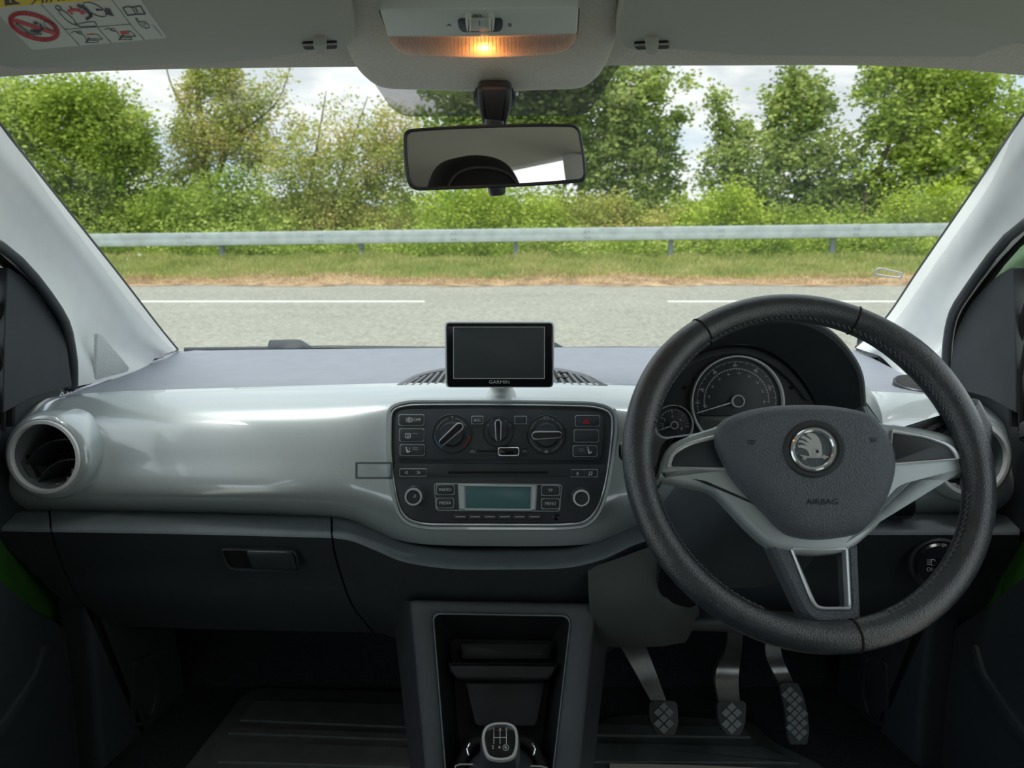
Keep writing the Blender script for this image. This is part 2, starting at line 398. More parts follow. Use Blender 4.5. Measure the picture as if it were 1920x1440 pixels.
# ------------------------------------------------------------------ A pillars
def apillar(side):
    if side < 0:
        A = [(-70, 130, .9), (0, 236, .99), (110, 375, 1.16), (225, 520, 1.33), (296, 612, 1.44), (332, 656, 1.49)]   # glass edge
        B = [(-130, 190, .88), (-30, 290, .95), (66, 395, 1.10), (176, 540, 1.26), (236, 632, 1.35), (296, 668, 1.43)]      # crease
        Cc = [(-260, 240, .84), (-100, 380, .90), (20, 478, 1.07), (128, 590, 1.19), (168, 655, 1.25), (262, 699, 1.36)]
        D = [(-330, 290, .80), (-170, 400, .86), (2, 462, 1.035), (108, 580, 1.13), (134, 660, 1.165), (137, 726, 1.175)]
        E = [(-335, 300, .86), (-176, 410, .90), (-8, 470, 1.06), (98, 588, 1.155), (122, 664, 1.19), (125, 730, 1.20)]
    else:
        A = [(1990, 130, .9), (1915, 225, .99), (1835, 345, 1.16), (1728, 500, 1.33), (1660, 600, 1.44), (1605, 652, 1.49)]
        B = [(2050, 190, .88), (1960, 270, .95), (1862, 385, 1.10), (1760, 540, 1.26), (1706, 632, 1.35), (1650, 668, 1.43)]
        Cc = [(2170, 240, .84), (2020, 370, .90), (1906, 440, 1.07), (1800, 575, 1.19), (1765, 650, 1.25), (1690, 705, 1.36)]
        D = [(2240, 290, .80), (2080, 390, .86), (1924, 418, 1.035), (1812, 548, 1.13), (1780, 620, 1.165), (1774, 728, 1.175)]
        E = [(2245, 300, .86), (2086, 400, .90), (1934, 426, 1.06), (1822, 556, 1.155), (1792, 626, 1.19), (1786, 732, 1.20)]
    cc = [[a, tuple((Vector(a)*.5+Vector(b)*.5)+Vector((0, 0, -.012))), b, tuple((Vector(b)*.5+Vector(c)*.5)+Vector((0, 0, .008))), c, d] for a, b, c, d in zip(A, B, Cc, D)]
    o = loft('trim_%d' % (3 if side < 0 else 4), cc, M['pillar'], None, 6, 4, .006, kind='structure', label='light grey moulded windscreen pillar, %s' % ('passenger side' if side < 0 else 'driver side'))
    tube('door_seal', [P(*p) for p in cmr([Vector(e) for e in D], False, 4)], .0075, M['black'], o, n=8)
    tube('door_seal', [P(*p) for p in cmr([Vector(e) for e in E], False, 4)], .012, M['gap'], o, n=8)
    tube('glass_edge', [P(p[0], p[1], p[2]+.008) for p in cmr([Vector(e) for e in A], False, 4)], .004, M['black'], o, n=6)
    return o
PIL = apillar(-1); PIR = apillar(1)
# perforated speaker grille in the foot of the left pillar
gp = Pl(P(205, 690, 1.27), (P(240, 697, 1.31)-P(180, 712, 1.215)).cross(P(182, 622, 1.215)-P(180, 712, 1.215)))
if gp.n.dot(CAM-gp.o) < 0: gp = Pl(gp.o, -gp.n)
gm = mat('perforated_grille', S(218, 223, 222), .6, bump=1.0, bscale=700, btype='voronoi')
slab('speaker_grille', rpoly([(180, 712, 4), (182, 624, 6), (190, 626, 6), (215, 655, 20), (244, 690, 6), (238, 698, 4)], 4), gp, -.004, .0008, gm, PIL, bev=.0015)

# ------------------------------------------------------------------ doors
for s in (-1, 1):
    wpl = Pl((s*.735, 1.0, .9), (-s, 0, 0))
    f = (lambda x: x) if s < 0 else (lambda x: 1912-x)
    nm = 'door_%d' % (1 if s < 0 else 2)
    d = thing(nm, (s*.735, .6, .3), '%s door with black mirror cover and green painted frame' % ('passenger' if s < 0 else 'driver'), None, kind='structure')
    # black cover behind the door mirror
    slab('mirror_cover', [(f(x), y) for x, y in rpoly([(14, 500, 6), (44, 518, 10), (92, 566, 22), (122, 625, 22), (136, 724, 3), (60, 745, 3), (6, 775, 3), (8, 640, 3)])], Pl((s*.728, 1, .9), (-s, -.12, 0)), -.01, .012, M['dark'], d, bev=.0012, seg=1, label='black triangular cover inside the door mirror')
    # window run channel
    a = [P(f(10), 500, 1.03), P(f(7), 600, 1.045), P(f(8), 700, 1.05), P(f(4), 800, 1.03)]
    for k in a: k.x = s*.722
    tube('window_channel', a, .006, M['gap'], d, n=6)
    a = [p+Vector((s*-.004, -.022, 0)) for p in a]
    tube('window_channel', a, .004, M['gap'], d, n=6)
    # sloping upper frame of the door: green painted outside, black seal inside
    slab('door_frame', [(f(x), y) for x, y in [(-160, 330), (-60, 405), (0, 452), (50, 500), (80, 538), (70, 548), (45, 522), (8, 520), (-40, 490), (-160, 400)]], Pl((s*.76, 1, .9), (-s, 0, 0)), -.01, .006, M['green'], d, bev=.002, label='green painted door frame')
    slab('window_rubber', [(f(x), y) for x, y in rpoly([(-90, 468), (-80, 458), (40, 532), (42, 552), (24, 556), (-90, 500)], 4)], Pl((s*.745, 1, .9), (-s, 0, 0)), -.008, .008, M['black'], d, bev=.003)
    # inner door, painted strip, then trim card
    slab('painted_panel', [(f(x), y) for x, y in [(-400, 700), (10, 800), (0, 960), (60, 1060), (168, 1130), (172, 1260), (150, 1300), (-500, 1500)]], Pl((s*.745, 1, .9), (-s, 0, 0)), -.02, .004, M['green'], d, bev=.002, label='green painted inner sheet metal')
    slab('door_card', [(f(x), y) for x, y in rpoly([(-900, 860, 3), (-300, 880, 30), (0, 1084, 10), (60, 1135, 20), (128, 1178, 20), (172, 1232, 20), (186, 1440, 10), (150, 1700, 5), (-900, 1800, 5)])], Pl((s*.725, 1, .9), (-s, 0, 0)), -.02, .012, M['dark'], d, bev=.006, seg=3)
    slab('bin_highlight_ridge', [(f(x), y) for x, y in rpoly([(-400, 1530), (-10, 1378), (70, 1262), (86, 1206, 10), (98, 1206, 10), (90, 1262), (20, 1372), (-10, 1400), (-380, 1590)], 10)], Pl((s*.713, 1, .9), (-s, 0, 0)), -.004, .006, M['dark'], d, bev=.0025)  # thin ridge put in to stand for the highlight along the bin
    slab('sill_cap', [(f(x), y) for x, y in rpoly([(-900, 560), (-300, 700), (4, 790), (6, 830), (-300, 790), (-900, 700)], 8)], Pl((s*.72, 1, .9), (-s, 0, 0)), -.03, .02, M['dark'], d, bev=.006)
    slab('upper_card', [(f(x), y) for x, y in rpoly([(-1200, 620, 3), (-300, 715, 30), (60, 735, 8), (142, 728, 8), (142, 1000, 8), (-300, 1000, 8), (-1200, 1000, 3)])], Pl((s*.738, 1, .9), (-s, 0, 0)), -.012, .006, M['dark'], d, bev=.004)
    # glass of the front door
    mk('glass', [(s*.765, 1.06, .92), (s*.76, -.02, .92), (s*.665, -.03, 1.40), (s*.68, .72, 1.40), (s*.73, 1.0, 1.17)], [(0, 1, 2, 3, 4)], M['sideglass'], d, None)
    tube('upper_frame', [(s*.765, 1.02, 1.14), (s*.75, .96, 1.2), (s*.69, .72, 1.37), (s*.665, .3, 1.385), (s*.665, -.03, 1.385)], .02, M['black'], d, n=8)
    # footwell side trim
    k = slab('baseboard_'+('left' if s < 0 else 'right'), [(f(x), y) for x, y in rpoly([(160, 1120, 4), (330, 1150, 10), (352, 1300, 30), (330, 1520, 10), (196, 1560, 10), (182, 1320, 30)])], Pl((s*.67, 1.1, .4), (-s, -.25, 0)), -.04, .012, M['dark'], None, bev=.012, seg=3, kind='structure', label='dark moulded kick panel in the %s footwell' % ('passenger' if s < 0 else 'driver'))
    frame('bonnet_release_recess', [(f(x), y) for x, y in rpoly([(250, 1238, 14), (296, 1222, 14), (304, 1300, 14), (290, 1352, 16), (248, 1366, 10)])], [(f(x), y) for x, y in rpoly([(256, 1246, 14), (289, 1232, 14), (296, 1300, 14), (283, 1345, 16), (255, 1358, 10)])], Pl((s*.67, 1.1, .4), (-s, -.25, 0)), .01, .017, M['black'], k)
# ------------------------------------------------------------------ dashboard
D = thing('dashboard', (0, 1.2, .5), 'grey car dashboard with glossy silver facing below the windscreen', 'dashboard')
# upper soft pad
top = {}
def tcol(x0, x1, yb, y0, Yf=1.125, Yb=1.5, lift=0): # x0 rear, x1 front
    pts = [(x0, yb, Yb), (x0*.66+x1*.34, yb*.62+y0*.38-4-lift, 1.385), (x0*.33+x1*.67, yb*.30+y0*.70-4-lift, 1.25), (x1, y0, Yf)]
    return pts
loft('upper_pad', [
    [(215, 704, 1.38), (110, 731, 1.27), (40, 752, 1.18), (-30, 790, 1.09)],
    [(262, 698, 1.40), (160, 726, 1.30), (98, 745, 1.2), (20, 774, 1.10)],
    [(330, 660, 1.5), (262, 690, 1.38), (200, 715, 1.26), (150, 742, 1.125)],
    tcol(400, 330, 657, 735), tcol(560, 480, 655, 728), tcol(760, 720, 653, 722), tcol(935, 935, 652, 719), tcol(1120, 1160, 651, 721),
    tcol(1340, 1420, 651, 728), tcol(1500, 1570, 652, 735), [(1606, 658, 1.5), (1650, 685, 1.38), (1690, 712, 1.26), (1735, 742, 1.125)],
    [(1668, 695, 1.40), (1745, 726, 1.30), (1800, 745, 1.2), (1880, 772, 1.10)], [(1705, 704, 1.38), (1800, 731, 1.27), (1868, 752, 1.18), (1938, 790, 1.09)]], M['soft'], D, 7, 6, .01, label='soft dark grey dash top')
# glossy facing
def gcol(x, *yy, xt=None): return [((xt if (xt is not None and i < 2) else x), y, Y) for i, (y, Y) in enumerate(yy)]
GPN = loft('gloss_panel', [
    gcol(-14, (806, 1.11), (815, 1.10), (835, 1.08), (872, 1.06), (922, 1.05), (956, 1.07)),
    gcol(22, (774, 1.12), (783, 1.095), (806, 1.06), (868, 1.034), (922, 1.02), (956, 1.055)),
    gcol(90, (747, 1.13), (757, 1.10), (790, 1.062), (866, 1.031), (928, 1.016), (958, 1.055)),
    gcol(170, (737, 1.13), (749, 1.10), (787, 1.062), (864, 1.031), (928, 1.014), (961, 1.055)),
    gcol(300, (731, 1.13), (743, 1.098), (783, 1.055), (862, 1.022), (928, 1.004), (963, 1.055)),
    gcol(500, (725, 1.13), (738, 1.094), (778, 1.048), (862, 1.012), (930, .994), (967, 1.055)),
    gcol(640, (721, 1.13), (735, 1.09), (776, 1.045), (864, 1.010), (936, .996), (976, 1.05)),
    gcol(715, (719, 1.13), (734, 1.09), (772, 1.045), (868, 1.02), (952, 1.0), (1003, 1.04)),
    gcol(790, (718, 1.13), (733, 1.092), (770, 1.055), (870, 1.03), (972, 1.0), (1020, 1.03)),
    gcol(935, (717, 1.13), (732, 1.092), (770, 1.055), (870, 1.03), (978, 1.0), (1024, 1.03)),
    gcol(1080, (718, 1.13), (733, 1.092), (770, 1.055), (870, 1.03), (972, 1.0), (1022, 1.03)),
    gcol(1160, (720, 1.13), (735, 1.09), (773, 1.045), (868, 1.02), (955, 1.0), (1008, 1.04)),
    gcol(1225, (722, 1.13), (736, 1.09), (778, 1.04), (866, 1.02), (945, 1.005), (985, 1.05)),
    gcol(1300, (724, 1.13), (740, 1.10), (785, 1.07), (866, 1.06), (938, 1.05), (975, 1.07)),
    gcol(1450, (728, 1.13), (745, 1.10), (785, 1.07), (866, 1.06), (938, 1.05), (972, 1.07)),
    gcol(1640, (734, 1.13), (748, 1.094), (786, 1.055), (864, 1.022), (930, 1.005), (968, 1.055)),
    gcol(1740, (740, 1.13), (753, 1.10), (788, 1.062), (864, 1.031), (926, 1.014), (966, 1.055)),
    gcol(1825, (752, 1.13), (762, 1.10), (791, 1.062), (866, 1.031), (930, 1.016), (962, 1.055)),
    gcol(1893, (778, 1.12), (786, 1.09), (808, 1.06), (868, 1.038), (922, 1.02), (958, 1.055)),
    gcol(1934, (810, 1.11), (818, 1.10), (838, 1.08), (872, 1.06), (922, 1.05), (958, 1.07)),
], M['gloss'], D, 5, 5, .008, label='glossy metallic silver-grey facing')

cut_hole(GPN, 83, 857, .046, 1.02); cut_hole(GPN, 1824, 861, .046, 1.02)
# textured ledge under the facing, and the lower fascias
def lcol(x, y, xs=None, Yl=1.0, bend=0):
    xs = xs or [x]*9
    return [(xs[0], y-6, 1.06), (xs[1], y+1, Yl+.032), (xs[2], y+14, Yl+.014), (xs[3], y+29, Yl-.004), (xs[4], y+37, Yl-.008), (xs[5], y+62, Yl+.004), (xs[6], y+110, Yl+.028), (xs[7], y+165, Yl+.05), (xs[8], y+214, Yl+.10)]
seamL = [93, 93, 94, 95, 97, 103, 120, 150, 190]; seamR = [622, 622, 622, 622, 623, 627, 640, 662, 700]
sh = lambda s, d: [a+d for a in s]
# split at the crease; the ledge's paler grain carries the light it catches
def fascia(name, cc, label, mm='dark'):
    led = [c[:5] for c in cc]; low = [[c[4]]+c[5:] for c in cc]
    o = loft(name, low, M[mm], D, 6, 6, .008, label=label)
    loft('ledge', led, M['grain'], o, 6, 5, .008, label='grained ledge along its upper edge')
    return o
fascia('end_fascia', [lcol(-14, 958, [-14, -14, -14, -14, -14, 6, 56, 112, 165]), lcol(40, 960, [40, 40, 40, 40, 42, 55, 90, 131, 176]), lcol(92, 961, sh(seamL, -2))], 'dark end panel beside the passenger door')
GB = fascia('glovebox_lid', [lcol(0, 961, sh(seamL, 2)), lcol(0, 963, [250, 250, 250, 250, 251, 255, 262, 275, 300]), lcol(0, 967, [440]*9), lcol(0, 972, sh(seamR, -2))], 'dark glovebox lid under the silver facing')
fascia('centre_fascia', [lcol(0, 972, sh(seamR, 2)), lcol(0, 978, [660, 660, 660, 660, 661, 664, 676, 695, 730]), lcol(0, 996, [705, 705, 705, 705, 706, 708, 716, 735, 765]), lcol(0, 1018, [760, 760, 760, 760, 762, 765, 770, 780, 800]), lcol(0, 1030, [850]*9), lcol(0, 1031, [950]*9), lcol(0, 1028, [1060]*9), lcol(0, 1012, [1130]*9), lcol(0, 985, [1190]*9), lcol(0, 968, [1250]*9)], 'dark fascia beneath the radio')
fascia('driver_fascia', [lcol(0, 967, [1270, 1270, 1270, 1270, 1270, 1270, 1270, 1270, 1270], Yl=1.02), lcol(0, 966, [1450]*9, Yl=1.01), lcol(0, 966, [1650]*9), lcol(0, 966, [1800]*9), lcol(0, 966, [1912]*9)], 'dark lower fascia on the driver side')
# dark backing behind the joints and below the dash
loft('backing', [[(x, 955, 1.08), (x, 1000, 1.05), (x, 1100, 1.07), (x, 1176, 1.13), (x, 1180, 1.4)] for x in (170, 300, 700, 1000, 1300, 1600, 1760)], M['gap'], D, 2, 4, .01)
# glovebox handle
hp = Pl(P(490, 1052, 1.0), (0, -.97, -.22))
frame('handle_surround', rpoly([(412, 1030, 8), (555, 1034, 10), (562, 1074, 6), (428, 1070, 12)]), rpoly([(415, 1033, 8), (552, 1037, 10), (558, 1071, 6), (430, 1067, 12)]), hp, -.01, .0015, M['black'], GB)
slab('handle_recess', rpoly([(415, 1033, 8), (552, 1037, 10), (558, 1071, 6), (430, 1067, 12)]), hp, -.012, -.003, M['gap'], GB)
slab('handle', rpoly([(460, 1034, 6), (547, 1036, 12), (557, 1070, 6), (474, 1068, 10)]), hp, -.008, .004, M['black'], GB, bev=.002, label='black finger lever')

# driver knee cover in lighter grey
kp = [(1105, 1050), (1180, 1016), (1240, 1010)]
loft('knee_cover', [[(1102, 1065, 1.0), (1104, 1120, .985), (1108, 1180, .99), (1112, 1212, 1.02)], [(1150, 1050, .99), (1160, 1120, .965), (1170, 1180, .965), (1180, 1214, 1.0)], [(1205, 1030, .985), (1215, 1110, .955), (1225, 1180, .955), (1240, 1212, .99)], [(1235, 1020, .985), (1262, 1110, .96), (1285, 1150, .965), (1262, 1208, 1.0)], [(1242, 1018, 1.03), (1290, 1110, 1.01), (1312, 1150, 1.01), (1285, 1205, 1.04)]], mat('knee_cover_plastic', S(66, 73, 71), .6, bump=.2, bscale=1200), D, 5, 5, .008, label='mid grey knee cover beside the console')
loft('under_column_cover', [[(1280, 1150, 1.03), (1284, 1165, 1.0), (1286, 1178, 1.01), (1290, 1182, 1.06)], [(1420, 1146, 1.02), (1420, 1164, .99), (1420, 1180, 1.0), (1420, 1186, 1.05)], [(1600, 1150, 1.03), (1600, 1164, 1.0), (1600, 1178, 1.01), (1600, 1184, 1.06)]], MATS['knee_cover_plastic'], D, 5, 4, .006)
cpl = Pl(P(1270, 1100, .955), (0, -.98, -.1))
slab('diagnostic_recess', rpoly([(1240, 1056, 10), (1300, 1060, 6), (1312, 1130, 10), (1296, 1143, 12), (1245, 1128, 18), (1232, 1100, 10)]), cpl, -.02, .004, M['gloss_black'], D, bev=.002, label='glossy black recess beside the steering column')

# ------------------------------------------------------------------ defroster grille on top of the dash, behind the sat nav
dgp = Pl(P(940, 700, 1.19), (0, -.06, 1))
dg = thing('defroster_grille', P(940, 712, 1.19), 'half-round grey slatted air outlet on the dash top behind the sat nav', 'air vent')
o_ = rpoly([(740, 722, 3), (775, 702, 16), (830, 688, 30), (935, 684, 40), (1040, 687, 30), (1100, 700, 16), (1142, 722, 3)], 8)
i_ = rpoly([(756, 721, 3), (785, 704, 16), (834, 692, 30), (935, 689, 40), (1036, 691, 30), (1090, 703, 16), (1124, 721, 3)], 8)
gry = mat('grille_grey', S(104, 108, 114), .5)
frame('surround', o_, i_, dgp, -.002, .0022, gry, dg, bev=.002)
slab('duct', i_, dgp, 0, .001, M['gap'], dg, bev=.0003)
for k in range(27):
    x = 768+k*13.6; t = (x-945)/190
    if abs(t) < 1.0:
        y1 = 688+14*t*t+8*abs(t)**4; xs = x+ (x-945)*.06
        if y1 < 716: slab('slat', [(x+(945-x)*.10-2.6, y1), (x+(945-x)*.10+2.6, y1), (xs+3.2, 722), (xs-3.2, 722)], dgp, .0008, .0022, gry, dg, bev=.0008, seg=1)
for y in (697, 706): slab('crossbar', [(1052-8, y), (1065, y), (1065, y+2), (1052-8, y+2)], dgp, .002, .0028, M['gap'], dg, bev=.0005, seg=1)

# round tweeter on the right end
tw = thing('dash_speaker', P(1715, 725, 1.19), 'small round black speaker cover on the right end of the dash top', 'speaker')
c = P(1718, 727, 1.19); ax = (0, -.15, 1)
lathe('rim', c, ax, [(.036, -.006), (.036, .008), (.034, .010), (.031, .008)], M['black'], tw)
lathe('mesh', c, ax, [(.031, 0), (.031, .009), (.02, .0095), (.002, .0095)], mat('speaker_mesh', S(34, 37, 40), .6, bump=1, bscale=900, btype='voronoi'), tw)
txt('AIRBAG', 148, 740.5, 17, Pl(P(150, 741, 1.165), (0, -.25, 1)), .004, M['grain'], D, name='airbag_lettering', sx=1.3)

# ------------------------------------------------------------------ round end vents
def vent(cx, cy, rot, label):
    v = thing('air_vent', P(cx, cy, 1.0), label, 'air vent', 'round air vents at the dash ends')
    ax = Vector((.0, -1, .18)).normalized()
    if cx > 960: ax = Vector((.03, -1, .18)).normalized()
    else: ax = Vector((-.05, -1, .16)).normalized()
    c = P(cx, cy, 1.005); k = 1.005*1.065/FPX
    R = lambda px: px*k
    lathe('housing', c, ax, [(R(84), -.06), (R(85), -.03), (R(84.5), -.018), (R(82), -.008), (R(77), -.002), (R(72), .0002), (R(70), -.001), (R(69.5), -.02)], M['gloss'], v, n=56, label='glossy silver-grey bulge around the vent')
    lathe('ring', c, ax, [(R(70), -.014), (R(69.5), .001), (R(68), .0030), (R(62.5), .0034), (R(61.5), .001), (R(61), -.006)], M['white_ring'], v, n=56, label='bright silver ring')
    def tubewall():
        pr = [(R(62.5), .0), (R(60), -.008), (R(54), -.028), (R(50), -.06), (R(50), -.07)]
        u = ax.cross(Vector((0, 0, 1))).normalized(); w_ = ax.cross(u); n = 48; V = []; F = []
        for r, h in pr:
            for j in range(n):
                a = 2*PI*j/n; V.append(c+ax*h+(u*math.cos(a)+w_*math.sin(a))*r)
        for i in range(len(pr)-1):
            for j in range(n): F.append((i*n+j, i*n+(j+1) % n, (i+1)*n+(j+1) % n, (i+1)*n+j))
        F.append(tuple(range((len(pr)-1)*n, len(pr)*n)))
        return mk('barrel', V, F, M['grain'], v, 50)
    tubewall()
    pl = Pl(c, ax); u = pl.u; w_ = pl.v
    def rp(x, y, h):
        c_, s_ = math.cos(rot), math.sin(rot)
        return c+u*(x*c_-y*s_)+w_*(x*s_+y*c_)+ax*h
    # curved blades
    for yy, hh in ((-.019, .0), (.012, .0)):
        V = []; F = []; n = 14; yb = R(1)*0
        for i in range(n+1):
            t = -1+2*i/n; half = math.sqrt(max(.0, R(56)**2-yy**2)); x = t*half*.93
            y = yy-.012*t*t+.006
            V += [rp(x, y+.001, -.014), rp(x, y-.001, -.013), rp(x, y-.012, -.05), rp(x, y-.010, -.05)]
        for i in range(n):
            for j in range(4): F.append((i*4+j, i*4+(j+1) % 4, i*4+4+(j+1) % 4, i*4+4+j))
        F += [(0, 1, 2, 3), tuple(n*4+q for q in (3, 2, 1, 0))]
        mk('vane', V, F, M['panelkey'] if 'panelkey' in M else M['black'], v, 40)
    for sx in (-1, 1):
        V = [rp(sx*R(q), y, h) for q, y, h in ((49, -.018, -.018), (49, .018, -.018), (56, .010, -.012), (56, -.012, -.012))]
        V2 = [p-ax*.01 for p in V]; A, B = rings([V2, V]); mk('side_plate', A, B, M['black'], v, 30)
    V = [rp(R(50)*math.cos(q*PI/16), R(50)*math.sin(q*PI/16), -.056) for q in range(32)]; mk('duct', V, [tuple(range(32))], M['gap'], v, None)  # flat black disc stands for the shade deep in the vent
    # honeycomb at the back
    hx = []
    for i in range(-4, 5):
        for j in range(-5, 6):
            X = i*.0105*1.5/1.732*1.0; Y = j*.0105+(i % 2)*.00525
            if math.hypot(X, Y) < R(46): hx.append((X, Y))
    V = []; F = []
    for X, Y in hx:
        b = len(V)
        for r in (.0061, .0050):
            for q in range(6):
                a = q*PI/3; V.append(rp(X+r*math.cos(a), Y+r*math.sin(a), -.052))
        for q in range(6): F.append((b+q, b+(q+1) % 6, b+6+(q+1) % 6, b+6+q))
    mk('honeycomb', V, F, M['dark'], v, None, kind='stuff')
    return v
vent(83, 857, math.radians(28), 'round air vent at the passenger end of the dash, fully in view')
vent(1824, 861, math.radians(-28), 'round air vent at the driver end, half behind the steering wheel')

# ------------------------------------------------------------------ centre stack
RP = Pl(P(937, 870, 1.0), (P(1000, 978, .985)-P(900, 978, .985)).cross(P(900, 762, 1.028)-P(900, 978, .985)))
if RP.n.dot(CAM-RP.o) < 0: RP = Pl(RP.o, -RP.n)
q3 = lambda pts: [(700+p[0]/3, 580+p[1]/3)+tuple(p[2:]) for p in pts]
so = rpoly(q3([(72, 640, 20), (75, 540, 30), (180, 498, 30), (700, 492, 100), (1260, 505, 30), (1375, 545, 30), (1385, 660, 20), (1352, 900, 40), (1312, 1100, 40), (1235, 1232, 30), (1100, 1250, 40), (260, 1247, 30), (140, 1200, 30), (98, 1060, 40), (72, 850, 40)]), 20)
si = rpoly(q3([(92, 640, 20), (98, 560, 26), (190, 532, 26), (700, 530, 100), (1240, 540, 26), (1345, 572, 26), (1352, 660, 20), (1328, 900, 40), (1286, 1090, 40), (1212, 1200, 30), (1100, 1218, 40), (270, 1216, 30), (165, 1175, 30), (122, 1055, 40), (92, 850, 40)]), 20)
frame('centre_bezel', so, si, RP, -.05, .004, M['gloss'], D, bev=.0055, sharp=60, label='raised glossy surround of the centre stack')
sj = rpoly(q3([(100, 640, 20), (106, 566, 24), (195, 541, 24), (700, 539, 100), (1235, 549, 24), (1336, 580, 24), (1343, 660, 20), (1319, 900, 40), (1278, 1085, 40), (1206, 1191, 28), (1098, 1208, 40), (274, 1206, 28), (172, 1168, 28), (130, 1052, 40), (100, 850, 40)]), 20)
frame('silver_trim_line', si, sj, RP, -.02, .0045, M['silver'], D, bev=.001, label='thin bright silver outline')
slab('centre_backplate', sj, RP, -.02, -.001, M['black'], D, bev=.0005)

M['panelkey'] = mat('panel_key_black', S(60, 66, 71), .42)
cpn = thing('heater_control_panel', RP.hit(937, 860), 'black heater control panel with three rotary dials above the radio', 'control panel')
cpo = rpoly(q3([(122, 600, 10), (150, 562, 20), (700, 556, 100), (1275, 572, 20), (1298, 610, 10), (1284, 852, 14), (140, 846, 14)]))
slab('faceplate', cpo, RP, -.001, .003, M['panelkey'], cpn, bev=.0012)
def btn(par, x0, y0, x1, y1, name='button', lab=None, off=.003, h=.003, r=4, mm='panelkey'):
    x0, y0, x1, y1 = 700+x0/3, 580+y0/3, 700+x1/3, 580+y1/3
    b = slab(name, box4(x0, y0, x1, y1, r), RP, off-.001, off+h, M[mm], par, bev=.0009, **({'label': lab} if lab else {}))
    frame('outline', box4(x0-1.3, y0-1.3, x1+1.3, y1+1.3, r), box4(x0, y0, x1, y1, r), RP, off-.001, off+.0006, M['satin_grey'] if name != 'preset_key' else M['dark'], b, bev=.0002)
    return b
q = lambda x, y: (700+x/3, 580+y/3)
def icon(par, polys, off=.0062, m='print', name='icon'): art(name, [[q(*a) for a in p] for p in polys], RP, off, M[m], par)
b = btn(cpn, 145, 594, 283, 650, lab='start-stop off switch'); txt('OFF', 700+247/3, 580+622/3, 8, RP, .0062, M['print'], b)
icon(b, stroke(ell(203, 622, 13, 13, 16), 3, True)+stroke([(198, 630), (198, 614), (207, 616), (207, 622), (199, 623), (208, 630)], 3)+stroke([(188, 634), (183, 622), (188, 610)], 2)+stroke([(218, 634), (223, 622), (218, 610)], 2))
b = btn(cpn, 148, 673, 283, 740, lab='heated rear window switch'); icon(b, stroke([(181, 698), (208, 698), (210, 720), (179, 720)], 3, True)+stroke([(190, 703), (190, 716)], 2)+stroke([(196, 703), (196, 716)], 2)+stroke([(202, 703), (202, 716)], 2)+stroke([(186, 726), (204, 726)], 2))
icon(b, stroke([(222, 698), (250, 698)], 3), m='dimprint')
seat = [[(183, 790), (189, 788), (195, 804), (206, 800), (208, 806), (192, 814), (186, 808)]]
b = btn(cpn, 152, 762, 285, 820, lab='left heated seat switch'); icon(b, [[(x, y-6) for x, y in seat[0]]]+stroke([(203, 792), (206, 784), (202, 776)], 2)+[ell(185, 778, 4, 4, 8)])
icon(b, stroke([(222, 779), (250, 779)], 3)+stroke([(222, 788), (250, 788)], 3), m='dimprint')
b = btn(cpn, 1138, 599, 1272, 655, lab='hazard switch with a red triangle')
icon(b, stroke([(1197, 612), (1215, 642), (1180, 642)], 4, True)+[[(1197, 622), (1206, 638), (1189, 638)]], m='redprint', name='hazard_triangle')
btn(cpn, 1131, 679, 1266, 745, lab='blank switch')
b = btn(cpn, 1125, 768, 1257, 826, lab='right heated seat switch'); icon(b, [[(x+22, y+2) for x, y in [(1183, 782), (1189, 780), (1195, 802), (1206, 796), (1208, 804), (1192, 812), (1186, 806)]]]+[ell(1206, 778, 4, 4, 8)])
icon(b, stroke([(1158, 785), (1182, 785)], 3)+stroke([(1158, 796), (1182, 796)], 3), m='dimprint')
b = btn(cpn, 555, 603, 615, 642, r=2); txt('A/C', 700+585/3, 580+624/3, 8, RP, .0062, M['print'], b)
btn(cpn, 797, 603, 860, 642, r=2)
def dial(cx, cy, r, ang, marks, lab, L=1.0):
    X, Y = q(cx, cy); c = RP.hit(X, Y, .003); k = (c-RP.hit(X+10, Y, .003)).length/10; R = r/3*k
    d = lathe('dial', c, RP.n, [(R, -.002), (R*1.0, .0015), (R*.97, .0022), (R*.94, .0012), (R*.66, .0012), (R*.64, .004), (R*.6, .010), (R*.54, .012), (R*.2, .0125)], M['black'], cpn, n=48, label=lab)
    ca, sa = math.cos(ang), math.sin(ang)
    def g(a, b, h): return c+RP.u*(a*ca-b*sa)+RP.v*(a*sa+b*ca)+RP.n*h
    # pointer grip along the local x axis
    rr = R*.72; w0 = R*.17; V = []
    prof = [(w0*1.25, .008), (w0*1.15, .019), (w0*.8, .0225)]
    def outl(sc, h, l0, l1):
        o2 = []
        for t in range(9):
            a = -PI/2+PI*t/8; o2.append(g(l1-sc+sc*math.cos(a), sc*math.sin(a), h))
        for t in range(9):
            a = PI/2+PI*t/8; o2.append(g(-l0+sc*.8+sc*.8*math.cos(a), sc*.8*math.sin(a), h))
        return o2
    lv = [outl(w_, h, rr*L, rr) for w_, h in prof]
    A, F = rings(lv); grip = mk('pointer', A, F, M['gloss_black'], d, 40)
    A, F = rings([outl(w0*1.32, .0135, rr*L+.0004, rr+.0008), outl(w0*1.38, .0185, rr*L+.0008, rr+.0014), outl(w0*1.12, .0222, rr*L, rr+.0002), outl(w0*.92, .0224, rr*L-.001, rr-.0012), outl(w0*.85, .0205, rr*L-.001, rr-.0012)], True, False)
    mk('chrome_edge', A, F, M['silver'], grip, 50, label='chrome outline of the pointer')
    return d
d = dial(443, 700, 112, math.radians(42), None, 'temperature dial, pointer up to the right')
def arc(cx, cy, r, a0, a1, wd, n=10): return stroke([(cx+r*math.cos(math.radians(a0+(a1-a0)*i/n)), cy-r*math.sin(math.radians(a0+(a1-a0)*i/n))) for i in range(n+1)], wd)
OA = .0048
